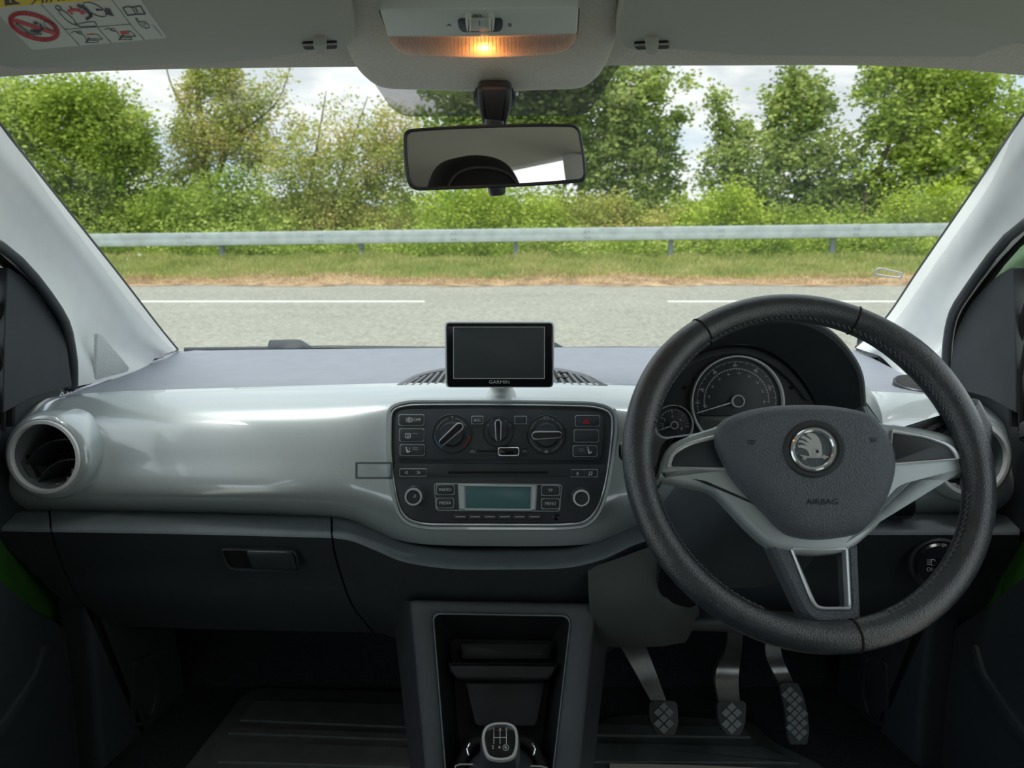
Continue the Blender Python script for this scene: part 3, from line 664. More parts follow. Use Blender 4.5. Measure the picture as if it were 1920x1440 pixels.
icon(d, arc(443, 700, 88, 105, 165, 3)+arc(443, 700, 88, 30, 78, 3)+stroke([(436, 602), (446, 602), (446, 618)], 3), OA, 'dimprint')
M['blueprint'] = mat('blue_print', S(60, 140, 180), .6); icon(d, arc(443, 700, 98, 188, 235, 5), OA, 'blueprint', 'cold_mark')
icon(d, arc(443, 700, 98, -50, -8, 5), OA, 'redprint', 'hot_mark')
d = dial(704, 687, 88, math.radians(91), None, 'fan speed dial, pointer straight up', L=.8)
txt('', 0, 0, 1, RP, OA, M['dimprint'], d, items=[('0', *q(645, 652), 6, 0), ('1', *q(664, 626), 6, 0), ('2', *q(707, 614), 6, 0), ('3', *q(745, 628), 6, 0), ('4', *q(768, 652), 6, 0)])
d = dial(973, 705, 112, math.radians(182), None, 'air direction dial, pointer level')
icon(d, arc(973, 705, 92, 100, 115, 3)+arc(973, 705, 92, 128, 160, 3)+arc(973, 705, 92, 20, 52, 3)+arc(973, 705, 92, 62, 78, 3)+arc(973, 705, 92, 195, 250, 3)+arc(973, 705, 92, -70, -18, 3)+stroke([(958, 605), (988, 605), (982, 617), (964, 617)], 3, True)+[[(964, 800), (970, 790), (980, 798), (984, 790), (982, 806), (962, 806)]], OA, 'dimprint')
sl = slab('slider_plate', [q(*p) for p in rpoly([(533, 778), (872, 780), (870, 826), (538, 824)], 14)], RP, .002, .0036, M['dark'], cpn, bev=.0006)
art('slider_slot', [[q(*p) for p in [(583, 792), (800, 794), (800, 803), (583, 801)]]], RP, .0038, M['gap'], sl)
icon(sl, stroke([(545, 802), (550, 794), (560, 793), (568, 802)], 3)+stroke([(543, 803), (574, 803)], 3)+stroke([(840, 802), (846, 793), (856, 793), (864, 802)], 3, True), .0039, 'dimprint')
t = slab('slider_tab', [q(*p) for p in box4(700, 776, 822, 826, 14)], RP, .003, .018, M['gloss_black'], sl, bev=.003, label='glossy black slider tab with a chrome edge')
frame('chrome_edge', [q(*p) for p in box4(700, 776, 822, 826, 14)], [q(*p) for p in box4(707, 782, 815, 819, 12)], RP, .014, .0185, M['chrome'], t, bev=.001)

rd = thing('car_radio', RP.hit(937, 968), 'black car radio with a small teal display below the heater controls', 'radio')
slab('faceplate', rpoly(q3([(112, 866, 10), (1322, 872, 10), (1308, 960, 40), (1272, 1080, 40), (1200, 1186, 28), (1096, 1202, 30), (276, 1200, 28), (176, 1162, 28), (136, 1050, 40), (116, 940, 30)])), RP, -.001, .002, M['panelkey'], rd, bev=.0008)
slab('disc_surround', [q(*p) for p in box4(298, 897, 1112, 941, 5)], RP, .001, .003, M['dark'], rd, bev=.0005)
art('disc_slot', [[q(*p) for p in box4(420, 911, 985, 925, 5)]], RP, .0032, M['gap'], rd)
for x0, x1, pl_ in ((150, 222, stroke([(191, 910), (178, 918), (191, 926)], 2.5, True)), (223, 295, stroke([(249, 910), (263, 918), (249, 926)], 2.5, True))):
    b = btn(rd, x0, 899, x1, 937, off=.002, h=.002, r=2, mm='dark'); icon(b, pl_, .0042)
b = btn(rd, 1113, 903, 1185, 941, off=.002, h=.002, r=2, mm='dark'); icon(b, [[(1149, 914), (1157, 925), (1141, 925)]]+stroke([(1141, 931), (1157, 931)], 3), .0042)
b = btn(rd, 1186, 903, 1258, 941, off=.002, h=.002, r=2, mm='dark'); icon(b, stroke([(1216, 930), (1216, 915), (1230, 915), (1230, 928)], 3)+[ell(1213, 931, 5, 4, 8), ell(1227, 929, 5, 4, 8)], .0042)
def knob(cx, cy, r, lab):
    X, Y = q(cx, cy); c = RP.hit(X, Y, .002); k = (c-RP.hit(X+10, Y, .002)).length/10; R = r/3*k
    kb = lathe('rotary_knob', c, RP.n, [(R*1.14, -.001), (R*1.14, .001), (R*1.02, .002), (R, .004), (R*.98, .014), (R*.74, .0155), (R*.70, .0145), (R*.3, .0142)], M['black'], rd, n=40, label=lab)
    lathe('silver_ring', c, RP.n, [(R*.99, .012), (R*.99, .0145), (R*.92, .0162), (R*.78, .0162), (R*.74, .0148)], M['silver'], kb, n=40)
    return kb
kb = knob(233, 1048, 50, 'power knob'); X, Y = q(232, 1048)
icon(kb, [[(a[0], a[1]) for a in p] for p in stroke(ell(232, 1050, 8, 8, 12)[9:]+ell(232, 1050, 8, 8, 12)[:7], 2.5)+stroke([(232, 1042), (232, 1052)], 2.5)], .0168)
knob(1165, 1055, 48, 'plain tuning knob')
frame('display_surround', [q(*p) for p in rpoly([(340, 978), (1062, 984), (1050, 1138), (352, 1132)], 20)], [q(*p) for p in rpoly([(344, 982), (1058, 988), (1046, 1134), (356, 1128)], 18)], RP, .0015, .0026, M['satin_grey'], rd, bev=.0003)
for x0, y0, x1, y1, s_ in ((357, 989, 453, 1040, 'RADIO'), (357, 1064, 450, 1115, 'MEDIA'), (947, 993, 1045, 1045, 'TP'), (947, 1067, 1045, 1120, 'MENU')):
    b = btn(rd, x0, y0, x1, y1, off=.002, h=.003, r=4, mm='dark'); txt(s_, 700+(x0+x1)/6, 580+(y0+y1)/6, 7.6, RP, .0052, M['print'], b)
frame('display_bezel', [q(*p) for p in rpoly([(474, 984), (923, 990), (915, 1132), (482, 1130)], 6)], [q(*p) for p in rpoly([(517, 996), (886, 1000), (884, 1123), (520, 1121)], 4)], RP, .0015, .0045, M['satin_grey'], rd, bev=.002)
slab('display', [q(*p) for p in rpoly([(515, 994), (888, 998), (886, 1125), (518, 1123)], 4)], RP, .0005, .0024, M['lcd'], rd, bev=.0002, label='unlit teal display')
for i in range(6):
    x0 = 448+i*83.5; b = btn(rd, x0, 1151, x0+81, 1184, 'preset_key', off=.002, h=.0022, r=2, mm='dark')
    icon(b, [[(x0+14, 1165), (x0+68, 1165), (x0+68, 1169), (x0+14, 1169)]], .0044)
X, Y = q(1028, 1168); c = RP.hit(X, Y, .002)
lathe('aux_socket', c, RP.n, [(.0042, -.001), (.0042, .0015), (.003, .002), (.0022, .0006), (.001, .0004)], M['gloss_black'], rd, n=20)

# ------------------------------------------------------------------ clear ticket clip on the facing
tp = Pl(P(705, 882, .982), (0, -1, .2))
tk = thing('ticket_clip', P(705, 900, .985), 'small clear plastic ticket clip stuck left of the radio', 'clip')
slab('plate', box4(668, 867, 734, 897, 2), tp, 0, .0015, M['clear'], tk, bev=.0004)
frame('edge', box4(666, 866, 736, 898, 2), box4(670, 870, 732, 894, 2), tp, .0, .002, mat('clear_edge', S(110, 118, 120), .15), tk, bev=.0004)
slab('jaw', rpoly([(726, 868), (738, 866), (740, 896), (728, 900)], 3), tp, .0, .008, M['clear'], tk, bev=.001)

# ------------------------------------------------------------------ sat nav
SP = Pl(P(936, 665, .93), (0, -1, .12))
sn = thing('sat_nav', P(936, 722, .94), 'black and silver sat nav with a blank screen standing above the radio', 'sat nav')
slab('case', rpoly([(833, 603), (1040, 603), (1038, 727), (835, 727)], 9), SP, -.014, -.002, M['silver'], sn, bev=.003, seg=3, label='silver edge of the case')
slab('bezel', rpoly([(836, 606), (1037, 606), (1036, 725), (838, 725)], 8), SP, -.003, .0, M['gloss_black'], sn, bev=.001, label='glossy black bezel')
slab('screen', box4(851, 614, 1020, 709, 1), SP, -.001, .0004, M['screen'], sn, bev=.0002, label='dark grey blank screen')
frame('screen_edge', box4(849.5, 612.5, 1021.5, 710.5, 1), box4(851, 614, 1020, 709, 1), SP, -.001, .0008, M['satin_grey'], sn, bev=.0002)
txt('GARMIN', 936, 716.6, 9, SP, .0004, M['print'], sn, sx=1.15)
sm = thing('sat_nav_mount', P(940, 740, 1.04), 'pale grey cradle foot under the sat nav', 'mount')
a0 = P(940, 742, 1.055); b0 = P(937, 700, .955)
lathe('foot', a0, (0, -.3, 1), [(.022, -.012), (.023, -.004), (.021, .004), (.016, .014), (.014, .022)], M['pillar'], sm)
tube('arm', [a0+Vector((0, 0, .008)), a0.lerp(b0, .5)+Vector((0, 0, .012)), b0], [.016, .015, .02], M['pillar'], sm, n=14)
# ------------------------------------------------------------------ instrument cluster
CP = Pl(P(1384, 754, 1.03), (0, -.97, .24))
ic = thing('instrument_cluster', P(1400, 800, 1.03), 'black instrument cluster under a hood, seen through the steering wheel', 'instrument cluster')
r4 = lambda x, y: (1200+x/4.8, 560+y/4.8)
slab('faceplate', c2([(1215, 830), (1222, 760), (1252, 705), (1290, 668), (1340, 650), (1390, 646), (1440, 655), (1480, 682), (1515, 722), (1535, 765), (1545, 830)], 4), CP, -.03, -.002, mat('cluster_face', S(58, 62, 65), .5), ic, bev=.001)
hood = []
for of, inf, inb, ob in (((1218, 830), (1232, 830), (1222, 830), (1216, 820)), ((1226, 760), (1242, 766), (1232, 762), (1222, 752)), ((1252, 690), (1268, 700), (1256, 702), (1250, 694)), ((1300, 636), (1312, 652), (1296, 667), (1300, 668)),
    ((1365, 603), (1370, 622), (1352, 648), (1370, 652)), ((1440, 590), (1440, 611), (1412, 648), (1445, 650)), ((1505, 594), (1498, 615), (1462, 670), (1510, 660)), ((1560, 620), (1546, 638), (1500, 706), (1565, 680)),
    ((1600, 664), (1582, 674), (1524, 745), (1600, 710)), ((1619, 705), (1602, 712), (1538, 785), (1618, 740)), ((1624, 760), (1608, 765), (1548, 830), (1622, 790))):
    hood.append([ob+(1.14,), (of[0]*.6+ob[0]*.4, of[1]*.75+ob[1]*.25, 1.05), of+(.965,), (of[0]*.5+inf[0]*.5, of[1]*.5+inf[1]*.5, .955), inf+(.962,), (inf[0]*.5+inb[0]*.5, inf[1]*.6+inb[1]*.4, .99), inb+(1.028,)])
loft('hood', hood, M['dark'], ic, 5, 5, 0)
slab('hood_side_trim', rpoly([(1600, 727, 3), (1622, 721, 3), (1643, 741, 16), (1656, 774, 16), (1659, 800, 3), (1640, 812, 3), (1620, 770, 10)], 5), Pl(P(1630, 760, 1.01), (.2, -.95, .2)), -.04, .006, M['gloss'], D, bev=.004, seg=3, label='glossy grey cheek beside the instrument hood')
slab('inner_ring_band', c2([(1228, 742), (1262, 700), (1300, 669), (1340, 655), (1385, 650), (1430, 659), (1468, 681), (1500, 714), (1520, 745), (1512, 750), (1490, 722), (1460, 694), (1425, 673), (1385, 664), (1342, 669), (1302, 683), (1268, 712), (1236, 750)], 3), CP, -.002, .006, M['dark'], ic, bev=.002)
# speedometer
sp_c = (1384.5, 754)
def pol(c, r, a): return (c[0]+r*math.cos(math.radians(a)), c[1]-r*math.sin(math.radians(a)))
fr = frame('speedometer', ell(*sp_c, 88, 88, 64), ell(*sp_c, 84.5, 84.5, 64), CP, -.002, .010, M['white_ring'], ic, bev=.001, label='large speedometer with a bright ring')
slab('dial_face', ell(*sp_c, 85, 85, 64), CP, -.002, .0005, M['black'], fr, bev=.0002)
tk_ = []; tk2 = []
hub = (1381, 752)
for i in range(0, 25):
    a = 197-1.745*i*5; L_ = 6 if i % 4 == 0 else 4 if i % 2 == 0 else 2.5
    if a > -12: tk_ += stroke([pol(hub, 74, a), pol(hub, 74-L_, a)], 1.1 if i % 4 == 0 else .7)
tk_ += stroke([pol(hub, 74, 197-k*6) for k in range(35)], .55)
tk_ += stroke([pol(hub, 61, 192-k*5.6) for k in range(36)], .9)
for i in range(0, 37): 
    a = 192-1.07*i*5; tk_ += stroke([pol(hub, 61, a), pol(hub, 61-(4 if i % 4 == 0 else 2.4), a)], .8)
art('scale_marks', tk_, CP, .0008, M['print'], fr)
it = [(str(k), *pol(hub, 66.5, 197-1.745*k), 8.2, math.radians(90-(197-1.745*k))) for k in (0, 20, 40, 60, 80, 100)]
it += [(str(k), *pol(hub, 52, 192-1.07*k), 5.0, math.radians(90-(192-1.07*k))) for k in (20, 40, 60, 80, 100, 120, 140, 160, 180)]
it += [('mph', 1308, 755, 5.5, 0), ('km/h', 1322, 761, 4.6, 0)]
txt('', 0, 0, 1, CP, .001, M['print'], fr, name='numerals', items=it)
art('needle', [[pol(hub, 12, 202), pol(hub, 12, 192), pol(hub, 78, 196.6), pol(hub, 78, 197.4)]], CP, .005, M['white_ring'], fr, th=.001)
c = CP.hit(*hub, 0); kk = (CP.hit(hub[0]+10, hub[1], 0)-c).length/10
lathe('needle_hub', c, CP.n, [(12*kk, 0), (12*kk, .008), (10.5*kk, .0095), (9.5*kk, .009), (9*kk, .0075), (2*kk, .0075)], M['black'], fr, n=28)
lathe('hub_ring', c, CP.n, [(12.2*kk, .005), (12.2*kk, .009), (11*kk, .0105), (9.6*kk, .0095)], M['white_ring'], fr, n=28)
slab('trip_display', box4(1312, 781, 1450, 812, 2), CP, 0, .001, mat('trip_display_grey', S(86, 92, 86), .3), fr, bev=.0003)
art('display_line', [[(1310, 779), (1460, 779), (1460, 780.4), (1310, 780.4)]], CP, .0012, M['gap'], fr)
# rev counter
tc_ = (1263, 797)
fr2 = frame('rev_counter', ell(*tc_, 38, 38, 48), ell(*tc_, 36, 36, 48), CP, -.002, .008, M['white_ring'], ic, bev=.0008, label='small rev counter with a bright ring')
slab('dial_face', ell(*tc_, 36.4, 36.4, 48), CP, -.002, .0005, M['black'], fr2, bev=.0002)
tk_ = stroke([pol(tc_, 29, 195-k*9) for k in range(19)], .7)
for i in range(0, 17):
    a = 200-12.9*i; tk_ += stroke([pol(tc_, 29, a), pol(tc_, 29-(6 if i % 4 == 0 else 3), a)], 1.3 if i % 4 == 0 else .8)
art('scale_marks', tk_, CP, .0008, M['print'], fr2)
txt('', 0, 0, 1, CP, .001, M['print'], fr2, name='numerals', items=[('0', 1243, 803, 7, 0), ('2', 1246, 787, 8, 0), ('4', 1260.5, 781, 8, 0), ('6', 1276, 787, 8, 0), ('8', 1278, 804, 8, 0), ('1/min', 1241, 794, 3.2, 0), ('x1000', 1241, 797.5, 3.2, 0)])
art('needle', [[pol(tc_, 7, 210), pol(tc_, 7, 190), pol(tc_, 25, 199), pol(tc_, 25, 201)]], CP, .004, M['white_ring'], fr2, th=.001)
c = CP.hit(*tc_, 0)
lathe('needle_hub', c, CP.n, [(7.5*kk, 0), (7.5*kk, .006), (6*kk, .0072), (5*kk, .006), (1*kk, .006)], M['white_ring'], fr2, n=24)
lathe('hub_cap', c, CP.n, [(5.4*kk, .004), (5.2*kk, .0066), (1*kk, .0068)], M['black'], fr2, n=20)
for x, s_ in ((1283, -1), (1483, 1)):
    art('indicator_arrow', [[(x-4*s_, 724), (x-4*s_, 730), (x, 730), (x, 733), (x+5*s_, 727), (x, 721), (x, 724)]], CP, -.0015, M['gap'], ic)

# ------------------------------------------------------------------ steering wheel
T = math.radians(32.5)
WC = P(1511, 864, .70)
WP = Pl(WC, (-.02, -math.cos(T), math.sin(T)))
RW = .1803; rt = .0147
sw = thing('steering_wheel', WC, 'black leather three-spoke steering wheel with a round winged emblem', 'steering wheel')
w6 = lambda pts: [(1150+p[0]/2.087, 530+p[1]/2.087)+tuple(p[2:]) for p in pts]
n = 120; path = []; rad = []
R0 = RW-rt
for i in range(n):
    a = 2*PI*i/n; path.append(WC+WP.u*(R0*math.cos(a))+WP.v*(R0*math.sin(a)))
    deg = math.degrees(a) % 360
    f = 1.0
    for c0, wd, am in ((38, 17, .13), (142, 17, .13), (8, 16, .05), (172, 16, .05)):
        f += am*math.exp(-((deg-c0)/wd)**2)
    rad.append(rt*f)
rim = tube('rim', path, rad, M['leather'], sw, closed=True, n=20, nrm=WP.n, sharp=60, flat=1.06)
def rimpt(a, r=R0, h=0): a = math.radians(a); return WC+WP.u*(r*math.cos(a))+WP.v*(r*math.sin(a))+WP.n*h
def seam(a, nm='seam'):
    a_ = math.radians(a); e_ = WP.u*math.cos(a_)+WP.v*math.sin(a_); t_ = WP.n.cross(e_)
    rr = rad[int(a/360*n) % n]
    tube(nm, [rimpt(a)+e_*(rr*1.0*math.cos(q_))+WP.n*(rr*1.06*math.sin(q_)) for q_ in [2*PI*k/28 for k in range(28)]], .0011, M['gap'], rim, closed=True, n=6)
for a in (124, 66, 279): seam(a)
# paired stitches along the inside of the rim
V = []; F = []
for i in range(330):
    a = i*360/330
    if any(abs((a-c0+180) % 360-180) < w_ for c0, w_ in ((270, 22), (2, 13), (180, 12))): continue
    rr = rad[int(a/360*n) % n]; hh = .0045 if i % 2 else .0075
    rI = R0-rr*.93
    p0 = rimpt(a-.30, rI, hh-.001); p1 = rimpt(a+.30, rI, hh+.002)
    d = (p1-p0).normalized(); e_ = (WC-p0).normalized(); s_ = d.cross(e_)*.0005; b = len(V)
    V += [p0-s_, p0+s_, p1+s_, p1-s_, p0-s_+e_*.0008, p0+s_+e_*.0008, p1+s_+e_*.0008, p1-s_+e_*.0008]
    F += [tuple(b+x for x in q_) for q_ in ((4, 5, 6, 7), (0, 1, 5, 4), (1, 2, 6, 5), (2, 3, 7, 6), (3, 0, 4, 7))]
mk('stitching', V, F, M['thread'], rim, None, kind='stuff', label='pale stitches along the inner edge')
# leather flares where the spokes enter the rim
for s in (-1, 1):
    base = [w6([(60, 700)]), w6([(1490, 700)])][0 if s < 0 else 1]
pl = WP
trim_o = rpoly(w6([(400, 560, 4), (290, 596, 20), (215, 630, 30), (180, 700, 16), (172, 768, 4), (300, 792, 10), (385, 808, 30), (440, 860, 20), (520, 948, 10), (610, 1034, 30), (700, 1054, 30), (800, 1064, 20), (900, 1056, 20), (950, 1034, 20), (1044, 950, 10), (1095, 862, 20), (1135, 816, 20), (1200, 800, 10), (1412, 744, 4), (1416, 705, 10), (1375, 625, 30), (1310, 585, 20), (1200, 562, 10), (1070, 548, 4), (1000, 530, 4), (740, 500, 40), (480, 520, 4)]), 8, 5)
slab('spoke_trim', trim_o, WP, -.020, -.002, M['satin_grey'], sw, bev=.007, seg=4, sharp=50, label='matte silver-grey spoke trim')
# leather roots of the two upper spokes
for pts in ([(60, 560), (100, 470), (160, 520), (190, 600), (300, 585), (405, 570), (400, 620), (215, 640), (190, 800), (170, 800), (120, 860), (70, 800)],
            [(1500, 560), (1440, 440), (1330, 460), (1300, 520), (1270, 570), (1180, 560), (1080, 545), (1090, 600), (1370, 640), (1405, 740), (1375, 780), (1420, 860), (1480, 800)]):
    slab('spoke_root', rpoly(w6(pts), 14), WP, -.018, -.006, M['leather'], sw, bev=.008, seg=4, sharp=60)
for s, ob_, ib in ((-1, [(206, 724, 4), (222, 664, 14), (290, 622, 20), (408, 592, 3), (452, 736, 3)], [(226, 718, 4), (238, 672, 12), (298, 634, 18), (420, 606, 3), (440, 722, 3)]),
                (1, [(1372, 690, 6), (1330, 632, 18), (1230, 596, 20), (1090, 572, 3), (1080, 712, 3)], [(1345, 686, 6), (1312, 640, 16), (1220, 606, 18), (1096, 586, 3), (1086, 704, 3)])):
    k = slab('thumb_panel', rpoly(w6(ib), 6), WP, -.004, .000, M['black'], sw, bev=.001, label='blank black thumb panel')
    frame('chrome_line', rpoly(w6(ob_), 6), rpoly(w6(ib), 6), WP, -.004, .0015, M['silver'], k, bev=.001)
ab = c2(w6([(740, 470), (870, 476), (1000, 503), (1056, 548), (1098, 615), (1116, 690), (1108, 770), (1070, 868), (1005, 950), (960, 980), (880, 994), (800, 998), (720, 986), (670, 960), (600, 890), (500, 785), (450, 715), (416, 645), (406, 585), (430, 535), (500, 500), (610, 477)]), 5)
pillow('airbag_cover', ab, WP, [(1.0, -.012), (1.0, .004), (.985, .010), (.95, .015), (.88, .0195), (.80, .0225), (.72, .0240), (.5, .0245)], M['airbag'], sw, sharp=70, ref=.014, label='grained airbag cover')
AC = sw.children[-1]
AH = .0247
txt('AIRBAG', 1542, 941, 15.5, WP, AH+.0002, M['darkprint'], AC, sx=1.12)
r5 = lambda pts: [(1330+p[0]/4.923, 740+p[1]/4.923)+tuple(p[2:]) for p in pts]
art('horn_symbol', [r5(a) for a in stroke([(350, 425), (430, 425)], 6)+stroke([(355, 425), (362, 445), (400, 450)], 5)+stroke([(362, 440), (362, 460)], 5)+stroke([(380, 436), (412, 436), (412, 458), (385, 458)], 5)], WP, AH+.0001, M['darkprint'], AC)
art('horn_symbol', [r5(a) for a in stroke([(1545, 395), (1530, 435)], 6)+stroke([(1540, 410), (1505, 402), (1478, 408)], 5)+stroke([(1536, 425), (1490, 415)], 5)+stroke([(1500, 418), (1492, 435), (1515, 438), (1520, 425)], 5)], WP, AH+.0001, M['darkprint'], AC)
# emblem
em = (1527, 841.5)
frame('emblem_surround', ell(*em, 59, 55, 48), ell(*em, 44, 41.5, 48), WP, .018, .0262, M['dark'], AC, bev=.002)
E = slab('emblem', ell(*em, 45, 42.5, 48), WP, .018, .0235, mat('emblem_field', S(72, 76, 80), .35, metal=.6), AC, bev=.0008, label='round chrome winged arrow emblem')
# ring and wing are kept in the cover's own level of parts
frame('emblem_ring', ell(em[0]-.5, em[1], 43, 40.5, 56), ell(em[0]-.5, em[1], 35.5, 33.2, 56), WP, .022, .028, M['chrome'], AC, bev=.0012)
wing = r5([(925, 350), (975, 362), (1012, 400), (1034, 460), (1043, 520), (1043, 572), (925, 574), (922, 545), (905, 515), (880, 497), (850, 490), (822, 488), (816, 470), (850, 463), (880, 466), (905, 474), (880, 456), (850, 442), (820, 440), (828, 420), (860, 422), (900, 440), (915, 440), (890, 420), (865, 405), (842, 400), (862, 376), (900, 392), (935, 415), (945, 412), (925, 392), (895, 374), (905, 355)])
em_art = art('emblem_wing', [wing], WP, .0236, M['silver'], AC, th=.0016)
art('emblem_arrow', [r5(a) for a in ([(835, 556), (908, 566), (1050, 566), (1050, 552), (1108, 575), (1055, 600), (1050, 584), (905, 584), (880, 602), (850, 590), (868, 578)],)], WP, .0238, M['chrome'], AC, th=.0022)
frame('emblem_eye', [r5([a])[0] for a in ell(995, 522, 30, 30, 20)], [r5([a])[0] for a in ell(998, 523, 16, 16, 20)], WP, .0245, .0268, M['chrome'], AC, bev=.0003)
art('emblem_pupil', [[r5([a])[0] for a in ell(998, 523, 17, 17, 16)]], WP, .0256, M['black'], AC)
# lower spoke with its opening
lo = rpoly(w6([(612, 1020, 6), (960, 1020, 6), (972, 1325, 10), (955, 1337, 10), (795, 1337, 10), (745, 1300, 20)]), 8, 6)
li = rpoly(w6([(704, 1040, 4), (912, 1040, 4), (924, 1262, 16), (920, 1268, 6), (808, 1268, 14), (790, 1245, 20)]), 8, 6)
li2 = rpoly(w6([(694, 1040, 4), (922, 1040, 4), (934, 1274, 16), (928, 1280, 6), (800, 1280, 14), (776, 1250, 20)]), 8, 6)
lsp = frame('lower_spoke', lo, li, WP, -.028, -.005, M['airbag'], sw, bev=.004)
frame('silver_inlay', li2, li, WP, -.014, -.0025, M['silver'], lsp, bev=.0012)
# hub behind the spokes
ax = -WP.n
hubc = WC+WP.v*.004
lathe('hub', hubc+WP.n*-.02, ax, [(.055, -.005), (.062, .01), (.052, .05), (.045, .07)], M['black'], sw)
# column shroud and stalks
colm = thing('column_shroud', WC-WP.n*.16, 'dark steering column shroud behind the wheel', 'steering column')
def cring(d, a, b, dz): c = WC-WP.n*d+WP.v*dz; return [c+WP.u*(a*math.copysign(abs(math.cos(t))**.6, math.cos(t)))+WP.v*(b*math.copysign(abs(math.sin(t))**.6, math.sin(t))) for t in [2*PI*k/36 for k in range(36)]]
V, F = rings([cring(.07, .05, .045, 0), cring(.075, .062, .055, 0), cring(.12, .072, .062, -.006), cring(.22, .085, .075, -.02), cring(.33, .09, .07, -.03)]); mk('shroud', V, F, M['dark'], colm, 50)
sk = thing('wiper_stalk', P(1165, 845, .86), 'short black stalk tip showing left of the steering wheel', 'stalk')
tube('arm', [P(1172, 846, .86), P(1260, 850, .865), P(1390, 858, .875)], [.0075, .006, .008], M['black'], sk, n=12)
lathe('knob', P(1176, 846, .86), Vector((-1, 0, .02)), [(.008, -.012), (.0125, -.010), (.0125, .002), (.011, .007), (.009, .009)], M['black'], sk, n=10)
ig = thing('ignition_key_barrel', P(1290, 1040, .93), 'grey ignition barrel half hidden behind the left of the wheel rim', 'ignition')
lathe('barrel', P(1297, 1040, .90), Vector((-.2, -.9, .3)), [(.018, -.05), (.018, 0), (.016, .004), (.004, .004)], M['dark'], ig)
lathe('collar', P(1297, 1040, .90), Vector((-.2, -.9, .3)), [(.0182, -.004), (.0182, .003), (.0165, .005)], M['satin_grey'], ig)
ls = thing('light_switch', P(1775, 1080, .99), 'round black headlight switch on the lower driver fascia', 'switch')
lp = P(1762, 1060, .985); la = Vector((-.25, -.93, .15)); LPL = Pl(lp, la)
lathe('bezel', lp, la, [(.040, -.03), (.040, .0), (.037, .004), (.034, .002)], M['dark'], ls, n=36)
lathe('knob', lp, la, [(.034, -.01), (.034, .006), (.031, .009), (.012, .009), (.011, .018), (.004, .0185)], M['gloss_black'], ls, n=36)
txt('', 0, 0, 1, LPL, .0093, M['print'], ls, items=[('0', 1768, 1023, 10, 0), ('OK', 1745, 1068, 11, 0)])
art('beam_symbol', stroke([(1746, 1049), (1752, 1049), (1754, 1054), (1752, 1060), (1746, 1060)], 1.4, True)+stroke([(1738, 1050), (1744, 1050)], 1.2)+stroke([(1738, 1054), (1744, 1054)], 1.2)+stroke([(1738, 1058), (1744, 1058)], 1.2), LPL, .0093, M['print'], ls)
dm = thing('dimmer_wheel', P(1690, 945, 1.0), 'ribbed thumb wheel in a slot right of the steering hub', 'switch')
dpl = Pl(P(1690, 945, 1.004), (0, -1, 0))
slab('slot', box4(1640, 930, 1708, 960, 6), dpl, -.01, .004, M['black'], dm, bev=.001)
frame('trim', box4(1636, 928, 1712, 964, 7), box4(1640, 931, 1708, 959, 6), dpl, -.01, .006, M['satin_grey'], dm, bev=.001)
c = P(1680, 945, 1.016); lathe('wheel', c, (1, 0, 0), [(.02, -.016), (.022, -.014), (.022, .016), (.02, .018)], M['gloss_black'], dm, caps=True)
for k in range(5): art('rib', [[(1670+k*4, 935), (1672.4+k*4, 935), (1672.4+k*4, 953), (1670+k*4, 953)]], dpl, .0095, M['print'], dm, th=.001)
# ------------------------------------------------------------------ centre console
KP = Pl(P(940, 1125, 1.0), (P(1000, 1440, .86)-P(900, 1440, .86)).cross(P(940, 1125, 1.0)-P(940, 1440, .86)))
if KP.n.dot(CAM-KP.o) < 0: KP = Pl(KP.o, -KP.n)
kc = thing('centre_console', KP.hit(940, 1440), 'dark grained centre console with an open storage bin behind the gear lever', 'console')
ko = rpoly([(767, 1124, 10), (1118, 1131, 14), (1080, 1520, 8), (802, 1520, 8)], 8, 6)
ki = rpoly([(810, 1149, 16), (1072, 1153, 20), (1030, 1520, 8), (840, 1520, 8)], 8, 6)
frame('console_frame', ko, ki, KP, -.05, .004, mat('console_grain', S(78, 84, 88), .5, bump=.5, bscale=1100, btype='voronoi'), kc, bev=.005, sharp=60)
ki2 = rpoly([(813, 1152, 15), (1069, 1156, 19), (1027, 1520, 8), (843, 1520, 8)], 8, 6)
frame('edge_line', ki, ki2, KP, -.03, .001, M['grain'], kc, bev=.0005)
# flank towards the driver
mk('console_flank', [KP.hit(1113, 1131, -.0), KP.hit(1078, 1520, 0), KP.hit(1078, 1520, -.12)+Vector((.02, 0, 0)), KP.hit(1113, 1131, -.12)+Vector((.03, 0, 0))], [(0, 1, 2, 3)], M['dark'], kc, None)
mk('console_flank', [KP.hit(769, 1126, -.0), KP.hit(803, 1520, 0), KP.hit(803, 1520, -.12)+Vector((-.02, 0, 0)), KP.hit(769, 1126, -.12)+Vector((-.03, 0, 0))], [(3, 2, 1, 0)], M['dark'], kc, None)
# bin
def binring(off, sc, dy=0):
    q_ = [KP.to2(KP.hit(x, y, 0)) for x, y in ki2]
    if area2(q_) < 0: q_ = q_[::-1]
    cx = sum(a[0] for a in q_)/len(q_); cy = sum(a[1] for a in q_)/len(q_)
    return [KP.fr2((cx+(a[0]-cx)*sc, cy+(a[1]-cy)*sc+dy), off) for a in q_]
lv = [binring(0, 1), binring(-.02, .97), binring(-.06, .86), binring(-.075, .80)]
V, F = rings(lv, False); mk('bin_liner', V, F, M['bin'], kc, 50)
slab('bin_shelf', rpoly([(840, 1242, 4), (1046, 1243, 4), (1042, 1258, 4), (1030, 1275, 10), (856, 1274, 10), (842, 1258, 4)], 4), KP, -.07, -.016, M['bin'], kc, bev=.005, seg=3)
slab('bin_back', rpoly([(862, 1205, 6), (1034, 1206, 6), (1030, 1236, 3), (866, 1236, 3)], 4), KP, -.07, -.045, M['bin'], kc, bev=.003)
